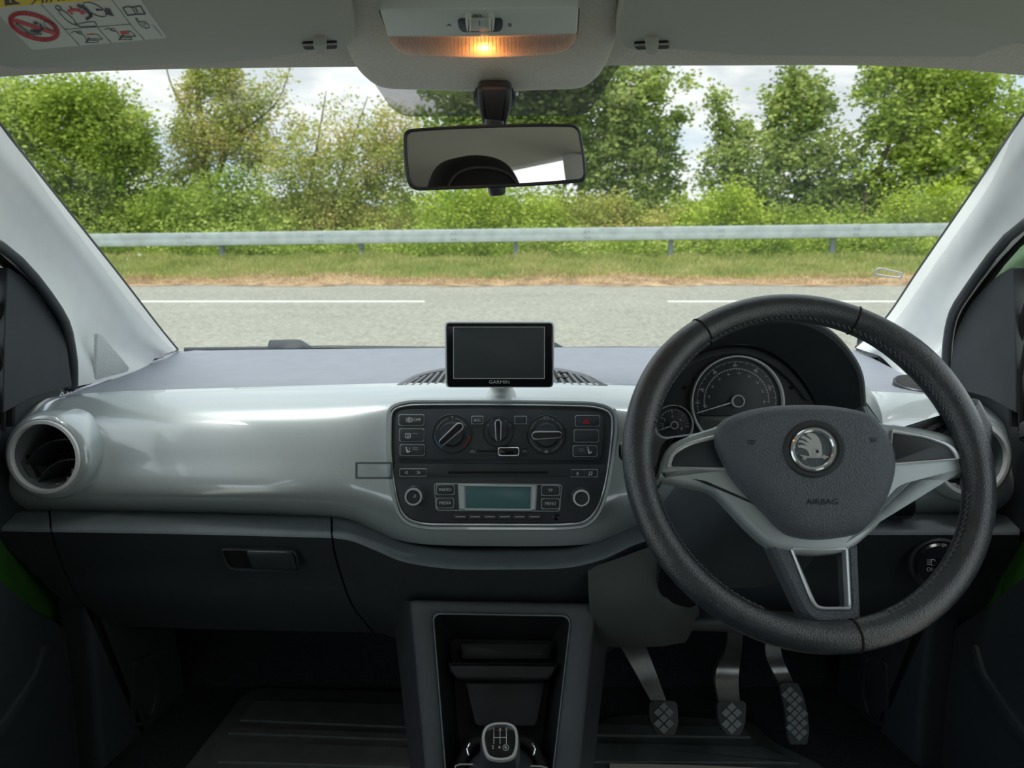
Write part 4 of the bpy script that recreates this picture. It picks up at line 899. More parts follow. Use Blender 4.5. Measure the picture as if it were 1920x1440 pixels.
slab('lower_panel', rpoly([(872, 1278, 4), (1022, 1278, 4), (1006, 1362, 10), (892, 1362, 10)], 5), KP, -.07, -.035, M['bin'], kc, bev=.003)
frame('gaiter_frame', rpoly([(852, 1432, 20), (880, 1378, 20), (1000, 1378, 20), (1030, 1436, 20), (1034, 1540), (846, 1540)], 16), rpoly([(872, 1436, 20), (892, 1392, 20), (986, 1392, 20), (1010, 1440, 20), (1014, 1525), (862, 1525)], 16), KP, -.05, -.006, M['gloss_black'], kc, bev=.003)
for x, s in ((877, -1), (1002, 1)):
    tube('chrome_clip', [KP.hit(x-s*4, 1394, .0), KP.hit(x+s*1, 1404, .002), KP.hit(x-s*2, 1416, .0)], .0014, M['chrome'], kc, n=6)
tube('gaiter_ring', [KP.hit(852, 1448, 0), KP.hit(854, 1436, .0), KP.hit(864, 1433, .0), KP.hit(930, 1434, .0), KP.hit(1014, 1437, .0), KP.hit(1026, 1440, 0), KP.hit(1028, 1450, 0)], .0012, M['satin_grey'], kc, n=6)

# gear lever
GP = Pl(P(938, 1392, .735), (0, -.52, .85))
gl = thing('gear_lever', KP.hit(940, 1470, -.01), 'gear lever with a glossy shift pattern cap ringed in chrome', 'gear lever')
q8 = lambda pts: [(740+p[0]/2.909, 1080+p[1]/2.909)+tuple(p[2:]) for p in pts]
kn = q8([(478, 875), (495, 828), (535, 806), (580, 802), (625, 806), (660, 830), (672, 880), (668, 945), (648, 992), (600, 1010), (545, 1008), (505, 990), (484, 940)])
outer = c2(kn, 5)
nk = [GP.to2(GP.hit(x, y, 0)) for x, y in outer]
if area2(nk) < 0: nk = nk[::-1]
cx = sum(a[0] for a in nk)/len(nk); cy = sum(a[1] for a in nk)/len(nk)
def kr(s, off, dy=0): return [GP.fr2((cx+(a[0]-cx)*s, cy+(a[1]-cy)*s+dy), off) for a in nk]
V, F = rings([kr(.5, -.10, -.015), kr(.55, -.075, -.01), kr(.85, -.055, -.008), kr(1.14, -.03, -.005), kr(1.12, -.012, -.002), kr(1.02, -.001)]); knobo = mk('knob', V, F, M['leather'], gl, 50)
V, F = rings([kr(1.03, -.003), kr(1.03, .0005), kr(.98, .003), kr(.88, .003), kr(.84, .0012)], True); mk('chrome_ring', V, F, M['silver'], knobo, 50)
V, F = rings([kr(.86, .0), kr(.85, .0022), kr(.7, .0034), kr(.4, .004)], True); cap = mk('pattern_cap', V, F, M['gloss_black'], knobo, 60)
pp = [q8(a) for a in stroke([(541, 852), (541, 915)], 3)+stroke([(575, 852), (575, 915)], 3)+stroke([(609, 852), (609, 915)], 3)+stroke([(541, 881), (609, 881)], 3)+stroke(ell(606, 936, 16, 16, 14), 2.5, True)]
art('shift_pattern', pp, GP, .0042, M['print'], knobo)
x_, y_ = 740, 1080
txt('', 0, 0, 1, GP, .0043, M['print'], knobo, items=[(s_, x_+x/2.909, y_+y/2.909, 9, 0) for s_, x, y in (('1', 541, 839), ('3', 575, 839), ('5', 609, 839), ('2', 536, 934), ('4', 571, 935), ('R', 606, 936))])
V, F = rings([[KP.fr2((cx*0+.05*math.cos(t)*a, .035*math.sin(t)*a+KP.to2(KP.hit(940, 1450, 0))[1]-.0), h)+Vector((KP.hit(940, 1450, 0)-KP.fr2((0, KP.to2(KP.hit(940, 1450, 0))[1]), 0))) for t in [2*PI*k/28 for k in range(28)]] for a, h in ((1, -.02), (.85, .0), (.6, .02), (.45, .03), (.3, .05))]); mk('gaiter', V, F, M['leather'], gl, 60)
tube('shaft', [KP.hit(940, 1460, -.01), GP.fr2((cx, cy-.012), -.07)], .007, M['black'], gl, n=12)

# ------------------------------------------------------------------ pedals
PP = Pl(P(1244, 1350, 1.03), (0, -.82, .57))
c7 = lambda pts: [(1120+p[0]/2.4, 980+p[1]/2.4)+tuple(p[2:]) for p in pts]
def pedal(name, label, pad, armL, armR, Ys, grid, padpl=PP, fade=0):
    t = thing(name, padpl.hit(*c7([pad[0]])[0]), label, 'pedal')
    # arm: a bent flat bar
    V = []; F = []; n = len(armL)
    for (a, b, Y) in zip(armL, armR, Ys):
        A = P(*c7([a])[0], Y); B = P(*c7([b])[0], Y); V += [A, B, B+Vector((0, .012, -.006)), A+Vector((0, .012, -.006))]
    V2 = []
    cols_ = [cmr([V[i*4+j] for i in range(n)], False, 5) for j in range(4)]; mrows = len(cols_[0])
    for i in range(mrows): V2 += [cols_[j][i] for j in range(4)]
    for i in range(mrows-1):
        for j in range(4): F.append((i*4+j, i*4+(j+1) % 4, i*4+4+(j+1) % 4, i*4+4+j))
    F += [(3, 2, 1, 0), tuple((mrows-1)*4+k for k in range(4))]
    mk('arm', V2, F, M['metal'], t, 40, label='bare steel arm')
    po = rpoly(c7(pad), 4, 4)
    p_ = slab('pad', po, padpl, -.012, 0, mat('pad_rubber_shaded', S(50, 54, 54), .6), t, bev=.002, seg=2, label='black rubber pad')  # darker than its blocks: shade of the grooves put into the colour
    fcx = sum(x for x, y in po)/len(po)
    poly = [Vector(a) for a in po]
    def inside(x, y):
        r_ = False; j = len(po)-1
        for i in range(len(po)):
            if (po[i][1] > y) != (po[j][1] > y) and x < (po[j][0]-po[i][0])*(y-po[i][1])/(po[j][1]-po[i][1])+po[i][0]: r_ = not r_
            j = i
        return r_
    k = grid; x0 = min(a[0] for a in po); x1 = max(a[0] for a in po); y0 = min(a[1] for a in po); y1 = max(a[1] for a in po)
    cx_, cy_ = (x0+x1)/2, (y0+y1)/2
    for i in range(-6, 7):
        for j in range(-12, 13):
            if (i+j) % 2: continue
            X = cx_+i*k; Y = cy_+j*k
            if all(inside(X+dx*k*.82, Y+dy*k*.82) for dx, dy in ((.84, 0), (-.84, 0), (0, .84), (0, -.84))):
                slab('tread_block', [(X, Y-k*.92), (X+k*.92, Y), (X, Y+k*.92), (X-k*.92, Y)], padpl, -.001, .0035, mat('tread_rubber', S(104, 110, 110), .4), p_, bev=.0008, seg=1)
    return t
pedal('clutch_pedal', 'leftmost of the three pedals, with a slanting steel arm', [(232, 812), (246, 800), (346, 800), (362, 815), (366, 900), (352, 950), (335, 959), (275, 955), (255, 935), (232, 880)],
      [(60, 480), (100, 550), (180, 690), (240, 800)], [(180, 480), (215, 550), (270, 690), (310, 800)], [1.12, 1.08, 1.05, 1.045], 10.5)
pedal('brake_pedal', 'middle pedal with a wide bright steel arm', [(538, 815), (552, 800), (660, 800), (673, 818), (668, 900), (650, 950), (636, 962), (585, 958), (560, 930), (542, 880)],
      [(585, 440), (580, 560), (540, 650), (532, 720), (548, 805)], [(660, 440), (652, 560), (640, 650), (636, 720), (642, 805)], [1.13, 1.08, 1.035, 1.03, 1.045], 10.5)
AP = Pl(P(1490, 1350, 1.04), (-.12, -.85, .50))
pedal('accelerator_pedal', 'tall narrow rightmost pedal with a long diamond tread pad', [(820, 730), (838, 718), (905, 720), (930, 780), (948, 860), (956, 940), (945, 1000), (870, 1000), (855, 960), (845, 860), (830, 780)],
      [(755, 500), (760, 600), (790, 670), (822, 730)], [(815, 500), (832, 600), (860, 670), (890, 730)], [1.12, 1.09, 1.07, 1.075], 8.8, AP)

# ------------------------------------------------------------------ floor mats and paper
FP = Pl((0, 1, .30), (0, 0, 1))
fm = thing('floor_mat', FP.hit(600, 1400), 'ribbed rubber floor mat on the passenger side', 'floor mat', None)
slab('mat_base', rpoly([(250, 1560, 10), (345, 1440, 10), (455, 1302, 20), (482, 1288, 20), (790, 1298, 10), (800, 1440, 5), (800, 1600, 5)], 10), FP, .0, .006, M['rubber'], fm, bev=.003)
for pts in ([(474, 1312, 10), (786, 1320), (790, 1364), (448, 1350)], [(440, 1362, 4), (792, 1375), (793, 1388), (425, 1374)], [(418, 1388, 6), (794, 1402), (796, 1440), (407, 1428)], [(400, 1444, 6), (796, 1456), (798, 1520), (350, 1520)]):
    slab('tread_panel', rpoly(pts, 3), FP, .0055, .0095, M['rubber'], fm, bev=.0015, seg=1)
fm2 = thing('floor_mat', FP.hit(1300, 1420), 'ribbed rubber floor mat on the driver side, under the pedals', 'floor mat', None)
slab('mat_base', rpoly([(1070, 1520, 10), (1094, 1400, 20), (1128, 1345, 25), (1200, 1338, 20), (1410, 1350, 20), (1450, 1390, 20), (1540, 1432, 20), (1620, 1520, 10)], 10), FP, .0, .006, M['rubber'], fm2, bev=.003)
for pts in ([(1118, 1356, 14), (1395, 1362, 14), (1410, 1382), (1110, 1378)], [(1112, 1392), (1430, 1398), (1500, 1430), (1110, 1428)]):
    slab('tread_panel', rpoly(pts, 3), FP, .0055, .0095, M['rubber'], fm2, bev=.0015, seg=1)
slab('paper_sheet', rpoly([(1143, 1431, 1), (1290, 1434, 1), (1520, 1443, 1), (1600, 1600, 2), (1140, 1600, 2)], 1), FP, .0100, .0108, mat('cream_paper', S(236, 232, 216), .7), None, bev=.0002, label='cream sheet of paper lying on the driver floor mat', cat='paper')

# ------------------------------------------------------------------ header area: visors, overhead lamp, mirror
VP = Pl(P(300, 100, .825), (P(400, 100, .825)-P(300, 100, .825)).cross(P(300, 0, .70)-P(300, 100, .825)))
if VP.n.dot(CAM-VP.o) < 0: VP = Pl(VP.o, -VP.n)
v1 = thing('sun_visor', VP.hit(300, 60), 'left sun visor with an airbag warning label stuck on it', 'sun visor', 'sun visors')
slab('visor_panel', rpoly([(-260, -160, 20), (640, -130, 30), (654, 0, 30), (668, 70, 14), (655, 92, 10), (560, 104, 30), (420, 122, 40), (10, 132, 30), (-260, 150, 20)], 10, 6), VP, -.016, 0, M['visor'], v1, bev=.006, seg=4)
v2 = thing('sun_visor', VP.hit(1500, 60), 'plain right sun visor without a label', 'sun visor', 'sun visors')
slab('visor_panel', rpoly([(1185, -130, 30), (2180, -160, 20), (2180, 150, 20), (1905, 84, 10), (1870, 92, 14), (1835, 110, 20), (1400, 107, 40), (1268, 96, 20), (1170, 95, 12), (1153, 72, 14), (1165, 0, 30)], 10, 6), VP, -.016, 0, M['visor'], v2, bev=.006, seg=4)
for cx_, lab in ((600, 'grey clip holding the left sun visor'), (1222, 'grey clip holding the right sun visor')):
    k = thing('visor_clip', VP.hit(cx_, 90), lab, 'clip', 'visor clips')
    slab('recess', rpoly([(cx_-34, 80, 4), (cx_+32, 78, 4), (cx_+32, 92, 3), (cx_-30, 94, 6)], 3), VP, -.001, .0012, M['gap'], k, bev=.0005)
    slab('hook', rpoly([(cx_-13, 84, 3), (cx_+13, 84, 3), (cx_+11, 103, 5), (cx_-9, 103, 5)], 3), VP, .0, .007, M['visor'], k, bev=.0012, seg=3)
    tube('cross_pin', [VP.hit(cx_-32, 84, .002), VP.hit(cx_+32, 82, .002)], .0012, M['visor'], k, n=8)
# warning label
l1 = lambda pts: [(p[0]/5.818, p[1]/5.818)+tuple(p[2:]) for p in pts]
wl = slab('warning_label', rpoly(l1([(-330, -180, 8), (1330, -290, 8), (1822, 415, 4), (345, 545, 8)]), 2), VP, 0, .0004, M['paper'], v1, bev=.0001, seg=1, label='white and yellow warning label')
H1, H2 = .0006, .0008
def lart(nm, polys, m, h=H2): art(nm, [l1(p) for p in polys], VP, h, M[m], wl)
lart('yellow_band', [[(-330, -175), (1325, -285), (1525, -6), (1020, 8), (440, 45), (0, 82), (-105, 80)]], 'yellow', H1)
lart('warning_triangle', [[(40, -60), (225, 45), (55, 62)]], 'darkprint')
lart('triangle_mark', [[(98, -10), (112, -12), (128, 30), (112, 30)]], 'yellow', H2+.0003)
txt('AIRBAG', 730/5.818, -58/5.818, 36, VP, H2, M['darkprint'], wl, shear=(-.55, -.07), rot=-.06)
lart('grid_lines', stroke([(445, 48), (705, 320), (865, 498)], 5)+stroke([(1215, -10), (1420, 265), (1575, 440)], 5)+stroke([(700, 325), (1420, 265)], 5)+stroke([(1060, 296), (1210, 470)], 5), 'darkprint')
def oval(cx_, cy_, a, b, th_, n_=40): return [(cx_+a*math.cos(2*PI*i/n_)*math.cos(th_)-b*math.sin(2*PI*i/n_)*math.sin(th_), cy_+a*math.cos(2*PI*i/n_)*math.sin(th_)+b*math.sin(2*PI*i/n_)*math.cos(th_)) for i in range(n_)]
lart('prohibition_ring', stroke(oval(370, 290, 268, 122, .33), 46, True), 'redprint', H2)
lart('prohibition_bar', stroke([(150, 222), (600, 366)], 40), 'redprint', H2)
lart('rear_facing_seat', stroke([(170, 262), (320, 378), (448, 378), (448, 362), (325, 362), (185, 256)], 9, True)+stroke(oval(545, 282, 75, 36, .6)[:34], 9)+[oval(390, 255, 30, 14, .2, 14)]+stroke([(440, 270), (462, 318), (420, 348), (340, 335)], 24), 'darkprint', H2+.0004)
lart('seat_outline', stroke(oval(635, 88, 34, 20, .5, 18), 9, True)+stroke(oval(735, 190, 120, 30, .72, 26), 8, True)+stroke([(825, 272), (940, 243), (1030, 238), (1052, 262), (1048, 290), (880, 296)], 8, True)+stroke(oval(1035, 105, 140, 52, .48, 26), 8, True), 'darkprint')
lart('child_symbol', stroke([(745, 125), (790, 110), (860, 112), (905, 150)], 30)+stroke([(770, 140), (790, 158)], 14)+stroke([(900, 118), (935, 150)], 12)+stroke([(758, 70), (790, 105)], 14), 'redprint')
lart('airbag_symbol', stroke([(850, 60), (930, 95), (990, 160), (995, 175), (945, 208)], 34)+[[(1145, 88), (1195, 95), (1245, 180), (1150, 158)]]+stroke([(1050, 108), (1115, 112)], 14)+[[(1040, 106), (1070, 92), (1070, 126)]], 'darkprint')
lart('manual_symbol', stroke([(1340, 90), (1392, 72), (1440, 84), (1530, 66), (1585, 155), (1485, 158), (1395, 170)], 12, True)+stroke([(1440, 84), (1480, 158)], 8)+stroke([(1480, 95), (1500, 135)], 14), 'darkprint')
lart('hand_symbol', stroke([(1478, 200), (1500, 240), (1545, 290), (1600, 312), (1632, 300), (1610, 262), (1570, 235), (1520, 245), (1490, 200)], 7, True)+stroke([(1545, 262), (1580, 258), (1590, 276), (1560, 280)], 6), 'darkprint')
for dx, dy in ((0, 0), (365, -32)):
    lart('belt_symbol', stroke(oval(865+dx, 355+dy, 26, 15, .2, 16), 6, True)+stroke([(775+dx, 360+dy), (810+dx, 342+dy), (915+dx, 385+dy), (950+dx, 440+dy)], 7)+stroke([(935+dx, 468+dy), (975+dx, 415+dy)], 14)+stroke([(960+dx, 440+dy), (1075+dx, 445+dy), (1070+dx, 466+dy), (950+dx, 466+dy)], 6, True)+stroke([(1040+dx, 378+dy), (1065+dx, 378+dy), (1118+dx, 430+dy), (980+dx, 425+dy)], 6), 'darkprint')
lart('red_arm_symbol', stroke([(950, 380), (1030, 376)], 10)+[[(1305, 345), (1400, 340), (1410, 372), (1330, 378)]], 'redprint')
lart('small_code', stroke([(1672, 282), (1765, 396)], 14), 'dimprint')

# overhead console and courtesy lamp
OP = Pl(P(900, 110, .855), (P(1000, 110, .855)-P(900, 110, .855)).cross(P(900, 0, .745)-P(900, 110, .855)))
if OP.n.dot(CAM-OP.o) < 0: OP = Pl(OP.o, -OP.n)
oc = thing('overhead_console', OP.hit(905, 60), 'fabric covered overhead console bulge between the sun visors', 'overhead console')
pillow('console_shell', rpoly([(618, -150, 20), (1182, -150, 20), (1168, 0, 60), (1140, 84, 50), (1108, 124, 30), (905, 131, 60), (700, 124, 30), (660, 84, 50), (632, 0, 60)], 14, 8), OP, [(1.0, -.03), (1.0, -.012), (.985, -.006), (.95, -.001), (.9, .0002), (.8, .0004)], M['head'], oc, sharp=60)
cl = thing('courtesy_lamp', OP.hit(900, 60, .001), 'overhead courtesy lamp glowing amber behind a ribbed lens', 'lamp')
lo_ = rpoly([(711, 19, 8), (900, 17, 60), (1085, 14, 8), (1081, 75, 30), (1062, 96, 22), (990, 104, 40), (900, 107, 60), (800, 104, 40), (755, 102, 20), (733, 75, 30)], 8, 6)
slab('housing_rim', [(905+(x-905)*1.012, 60+(y-60)*1.04) for x, y in lo_], OP, -.002, .0008, M['gap'], cl, bev=.0002)
# tray with the bulb in it
zl = rpoly([(727, 69, 3), (900, 70, 40), (1082, 64, 3), (1078, 78, 10), (1060, 96, 20), (990, 103, 40), (900, 106, 60), (800, 103, 40), (757, 101, 18), (738, 84, 10)], 6, 6)
slab('switch_plate', rpoly([(711, 19, 8), (900, 17, 60), (1085, 14, 8), (1082, 64, 3), (900, 70, 40), (727, 69, 3)], 8, 6), OP, .0, .010, M['lampgrey'], cl, bev=.002, seg=3)
q_ = [OP.to2(OP.hit(x, y, .008)) for x, y in zl]
if area2(q_) < 0: q_ = q_[::-1]
slab('reflector', zl, OP, .0002, .0012, mat('lamp_reflector', S(190, 180, 176), .4), cl, bev=.0002)
lens_m = bpy.data.materials.new('ribbed_lamp_lens'); lens_m.use_nodes = True
_n = lens_m.node_tree.nodes; _l = lens_m.node_tree.links; _n.clear()
_o = _n.new('ShaderNodeOutputMaterial'); _t = _n.new('ShaderNodeBsdfTransparent'); _d = _n.new('ShaderNodeBsdfTranslucent'); _g = _n.new('ShaderNodeBsdfDiffuse'); _a = _n.new('ShaderNodeMixShader'); _b = _n.new('ShaderNodeMixShader')
_w = _n.new('ShaderNodeTexWave'); _c = _n.new('ShaderNodeTexCoord'); _w.inputs['Scale'].default_value = 130; _l.new(_c.outputs['Object'], _w.inputs['Vector'])
_r = _n.new('ShaderNodeMapRange'); _r.inputs['To Min'].default_value = .6; _r.inputs['To Max'].default_value = .95; _l.new(_w.outputs['Fac'], _r.inputs['Value']); _l.new(_r.outputs[0], _b.inputs[0])
_t.inputs['Color'].default_value = (1, .93, .86, 1); _d.inputs['Color'].default_value = (.9, .8, .72, 1); _g.inputs['Color'].default_value = (.62, .6, .6, 1); _a.inputs[0].default_value = .5
_l.new(_d.outputs[0], _a.inputs[1]); _l.new(_g.outputs[0], _a.inputs[2]); _l.new(_t.outputs[0], _b.inputs[1]); _l.new(_a.outputs[0], _b.inputs[2]); _l.new(_b.outputs[0], _o.inputs['Surface'])
slab('lens', zl, OP, .0085, .0100, lens_m, cl, bev=.0004, back=False)
V = [OP.fr2(a, .001) for a in q_]+[OP.fr2(a, .0095) for a in q_]; nn = len(q_)
mk('lens_wall', V, [(i, (i+1) % nn, nn+(i+1) % nn, nn+i) for i in range(nn)], lens_m, cl, 50)
for i in range(46):
    x = 745+i*7.1; y1 = 99 if 770 < x < 1040 else 92
    slab('lens_rib', [(x, 71), (x+1.6, 71), (x+1.6, y1), (x, y1)], OP, .0099, .0107, lens_m, cl, bev=.0003, seg=1)
bm = mat('bulb_amber', (1, .5, .15), .5, emit=(1, .42, .10), estr=1.8)
tube('bulb', [OP.hit(882, 78, .0045), OP.hit(934, 78, .0045)], .0024, bm, cl, n=10, label='lit amber bulb')
pd = bpy.data.lights.new('bulb_light', 'POINT'); pd.energy = .08; pd.color = (1, .40, .09); pd.shadow_soft_size = .003
po_ = bpy.data.objects.new('bulb_light', pd); COL.objects.link(po_); po_.location = OP.hit(908, 84, .0072)
slab('switch_recess', rpoly([(857, 35, 8), (943, 34, 8), (942, 60, 12), (862, 61, 12)], 6), OP, .0095, .0104, M['dark'], cl, bev=.0002)
sw_ = slab('rocker_switch', rpoly([(872, 37, 3), (928, 37, 3), (926, 59, 3), (875, 59, 3)], 3), OP, .0095, .0125, M['lampgrey'], cl, bev=.001)
for x in (873, 916): slab('rocker_ridge', rpoly([(x, 36), (x+11, 36), (x+9, 62), (x+2, 62)], 4), OP, .0095, .0165, M['lampgrey'], sw_, bev=.002, seg=3)
art('rocker_line', stroke([(899.5, 39), (899.5, 48)], 1.2), OP, .0127, M['darkprint'], sw_)
art('switch_symbols', stroke([(889, 28), (893, 28), (893, 32), (889, 32)], 1.2, True)+stroke([(895, 28), (901, 28), (901, 32), (895, 32)], 1.2, True)+stroke([(886, 32), (888, 29)], 1)+stroke([(903, 29), (905, 32)], 1)+stroke(ell(956, 47, 2.6, 2.6, 12), 1.2, True)+stroke([(837, 49), (842, 47), (847, 49)], 1)+stroke([(839, 46), (845, 46)], .8), OP, .0102, M['darkprint'], cl)

# rear-view mirror
MC = P(930, 293, .86)
Q = Vector((.40, -.10, 1.335))
MN = ((Q-MC).normalized()+(CAM-MC).normalized()).normalized()
MP = Pl(MC, MN)
rm = thing('rear_view_mirror', P(925, 180, .92), 'black framed rear-view mirror hanging from the windscreen', 'mirror')
mo = rpoly([(757, 242, 16), (840, 236, 60), (1000, 231, 60), (1088, 232, 18), (1098, 290, 60), (1102, 341, 16), (1000, 349, 60), (775, 358, 20), (762, 340, 20), (757, 290, 40)], 12, 6)
mi = rpoly([(763, 248, 13), (840, 242, 60), (1000, 237, 60), (1083, 238, 15), (1092, 290, 60), (1096, 335, 13), (1000, 343, 60), (779, 352, 17), (768, 338, 18), (763, 290, 40)], 12, 6)
pillow('housing', mo, MP, [(.55, -.03), (.82, -.024), (.96, -.012), (1.0, -.003)], M['black'], rm, ref=0)
frame('frame', mo, mi, MP, -.004, .002, M['black'], rm, bev=.002)
slab('glass', mi, MP, -.003, 0, M['mirror'], rm, bev=.0003, seg=1, label='mirror glass')
slab('dip_tab', rpoly([(918, 350, 2), (949, 348, 2), (948, 364, 4), (940, 367, 4), (922, 368, 4)], 3), MP, -.016, -.004, M['black'], rm, bev=.002)
sA = [P(893, 160, .925), P(960, 160, .925), P(960, 200, .91), P(950, 240, .88), P(908, 240, .88), P(895, 200, .91)]
stem_f = rpoly([(894, 168, 10), (900, 159, 8), (953, 159, 8), (960, 170, 10), (959, 200, 20), (949, 238, 4), (906, 240, 4), (897, 205, 20)], 6)
STP = Pl(P(925, 195, .90), (0, -.93, -.36)); slab('stem', stem_f, STP, -.02, .008, M['black'], rm, bev=.006, seg=3, sharp=60)
slab('glass_button', ell(927, 185, 40, 30, 24), Pl(P(927, 185, .925), (0, -.6, -.8)), -.004, .0, M['black'], rm, bev=.001)
tube('ball_arm', [P(927, 225, .885), MC-MN*.03], .011, M['black'], rm, n=12)

# ------------------------------------------------------------------ front seats beside and behind the lens (seen in the mirror)
for s, nm in ((1, 'driver'), (-1, 'passenger')):
    st = thing('car_seat', (s*.385, -.12, .3), '%s seat with a rounded fixed headrest' % nm, 'seat', 'front seats')
    cx_ = s*.375
    prof = [(-.24, .50), (-.25, .8), (-.235, 1.0), (-.17, 1.12), (-.13, 1.2), (-.115, 1.26), (-.085, 1.315), (-.035, 1.338), (.035, 1.338), (.085, 1.315), (.115, 1.26), (.13, 1.2), (.17, 1.12), (.235, 1.0), (.25, .8), (.24, .50)]
    o2 = [(q.x, q.y) for q in cmr([Vector((a, b, 0)) for a, b in prof], False, 4)]
    lv = []
    for sc, y in ((.93, -.26), (1.0, -.22), (1.0, -.14), (.95, -.115), (.86, -.105)): lv.append([Vector((cx_+a*sc, y+(1.25-b)*.16, .9+(b-.9)*sc)) for a, b in o2])
    V, F = rings(lv); b_ = mk('backrest', V, F, M['seat'], st, 50)
    tube('piping', [Vector((cx_+a*.93, -.1085+(1.25-b)*.16, .9+(b-.9)*.93)) for a, b in o2], .003, mat('grey_piping', S(70, 70, 70), .7), b_, n=6)
    lv = [[Vector((cx_+sx*.25*sc, -.08+sy, z)) for sx, sy in ((-1, 0), (1, 0), (1, .44*sc), (.8, .5*sc), (-.8, .5*sc), (-1, .44*sc))] for sc, z in ((.95, .33), (1, .38), (1, .46), (.93, .50))]
    V, F = rings(lv); mk('cushion', V, F, M['seat'], st, 40)
rb = thing('rear_bench', (0, -1.1, .3), 'dark rear bench seat behind the front seats', 'seat')
box('cushion', -.58, .58, -1.25, -.75, .3, .52, M['seat'], rb); box('backrest', -.58, .58, -1.38, -1.25, .35, .92, M['seat'], rb)

# wiper parked outside at the foot of the windscreen
wp = thing('wiper', P(540, 648, 1.56), 'dark windscreen wiper parked behind the dash edge on the left', 'wiper')
wpl_ = Pl(P(540, 648, 1.57), (0, -1, .2))
slab('arm_cover', rpoly([(500, 652, 2), (504, 637, 4), (558, 636, 6), (580, 650, 4), (582, 656, 2), (500, 657, 2)], 3), wpl_, -.01, .012, mat('wiper_grey', S(60, 68, 74), .45), wp, bev=.003)
tube('blade', [P(345, 656, 1.50), P(480, 654, 1.56), P(620, 652, 1.58), P(900, 655, 1.60)], .005, M['black'], wp, n=8)
wq = thing('wiper', P(1048, 648, 1.58), 'dark wiper tip just right of the sat nav', 'wiper')
slab('arm_cover', rpoly([(1020, 640, 3), (1040, 641, 3), (1056, 650, 3), (1056, 656, 2), (1010, 656, 2)], 3), Pl(P(1040, 648, 1.57), (0, -1, .2)), -.01, .01, MATS['wiper_grey'], wq, bev=.003)
tube('blade', [P(1050, 654, 1.58), P(1150, 653, 1.57), P(1300, 654, 1.56)], .004, M['black'], wq, n=8)
# ------------------------------------------------------------------ outside: road, verge, barrier, trees
asph = bpy.data.materials.new('asphalt'); asph.use_nodes = True; nt = asph.node_tree; b = nt.nodes['Principled BSDF']; b.inputs['Roughness'].default_value = .85
tc = nt.nodes.new('ShaderNodeTexCoord'); n1 = nt.nodes.new('ShaderNodeTexNoise'); n1.inputs['Scale'].default_value = 22; n1.inputs['Detail'].default_value = 8; n1.inputs['Roughness'].default_value = .8
mp = nt.nodes.new('ShaderNodeMapping'); mp.inputs['Scale'].default_value = (.35, 1.2, 1); n2 = nt.nodes.new('ShaderNodeTexNoise'); n2.inputs['Scale'].default_value = 1.2; n2.inputs['Detail'].default_value = 4
cr = nt.nodes.new('ShaderNodeValToRGB'); cr.color_ramp.elements[0].position = .36; cr.color_ramp.elements[0].color = (*S(122, 124, 116), 1); cr.color_ramp.elements[1].position = .64; cr.color_ramp.elements[1].color = (*S(184, 184, 170), 1)
mx = nt.nodes.new('ShaderNodeMix'); mx.data_type = 'RGBA'; mx.blend_type = 'MULTIPLY'; mx.inputs['Factor'].default_value = .5
c2r = nt.nodes.new('ShaderNodeValToRGB'); c2r.color_ramp.elements[0].position = .3; c2r.color_ramp.elements[0].color = (.7, .7, .7, 1); c2r.color_ramp.elements[1].position = .7; c2r.color_ramp.elements[1].color = (1, 1, .97, 1)
nt.links.new(tc.outputs['Object'], n1.inputs['Vector']); nt.links.new(tc.outputs['Object'], mp.inputs['Vector']); nt.links.new(mp.outputs['Vector'], n2.inputs['Vector'])
nt.links.new(n1.outputs['Fac'], cr.inputs['Fac']); nt.links.new(n2.outputs['Fac'], c2r.inputs['Fac']); nt.links.new(cr.outputs['Color'], mx.inputs['A']); nt.links.new(c2r.outputs['Color'], mx.inputs['B']); nt.links.new(mx.outputs['Result'], b.inputs['Base Color'])
GZ = Pl((0, 0, 0), (0, 0, 1))
rdl = box('floor_road', -60, 60, -12, 12.2, -.2, 0, asph, kind='structure', label='grey asphalt road beyond the windscreen'); rdl.name = 'road'
wm = mat('road_marking_white', S(226, 226, 220), .7, var=.08, vscale=8)
for x0, x1, lab in ((-5.1, -1.12, 'long white road marking on the left'), (2.0, 5.4, 'white road marking seen beside the steering wheel')):
    mk('road_marking', [(x0, 9.50, .004), (x1, 9.50, .004), (x1, 9.62, .004), (x0, 9.62, .004), (x0, 9.50, .0), (x1, 9.50, .0), (x1, 9.62, .0), (x0, 9.62, .0)], [(0, 1, 2, 3), (0, 4, 5, 1), (1, 5, 6, 2), (2, 6, 7, 3), (3, 7, 4, 0)], wm, None, None, label=lab, cat='road marking', group='white road markings')
def hgt(x, y): return max(.006, hg0(x, y))*max(0, min(1, (y-11.5)/.7))+.004
def hg0(x, y): return .02+max(0, y-11.7)*.02+.035*math.sin(x*1.3+y*2)+.02*math.sin(x*4.1)
gm_ = bpy.data.materials.new('verge_soil'); gm_.use_nodes = True; nt = gm_.node_tree; b = nt.nodes['Principled BSDF']; b.inputs['Roughness'].default_value = .95
tc = nt.nodes.new('ShaderNodeTexCoord'); nz = nt.nodes.new('ShaderNodeTexNoise'); nz.inputs['Scale'].default_value = 3; nz.inputs['Detail'].default_value = 8
cr = nt.nodes.new('ShaderNodeValToRGB'); cr.color_ramp.elements[0].position = .35; cr.color_ramp.elements[0].color = (*S(120, 96, 70), 1); cr.color_ramp.elements[1].position = .65; cr.color_ramp.elements[1].color = (*S(196, 172, 138), 1)
nt.links.new(tc.outputs['Object'], nz.inputs['Vector']); nt.links.new(nz.outputs['Fac'], cr.inputs['Fac'])
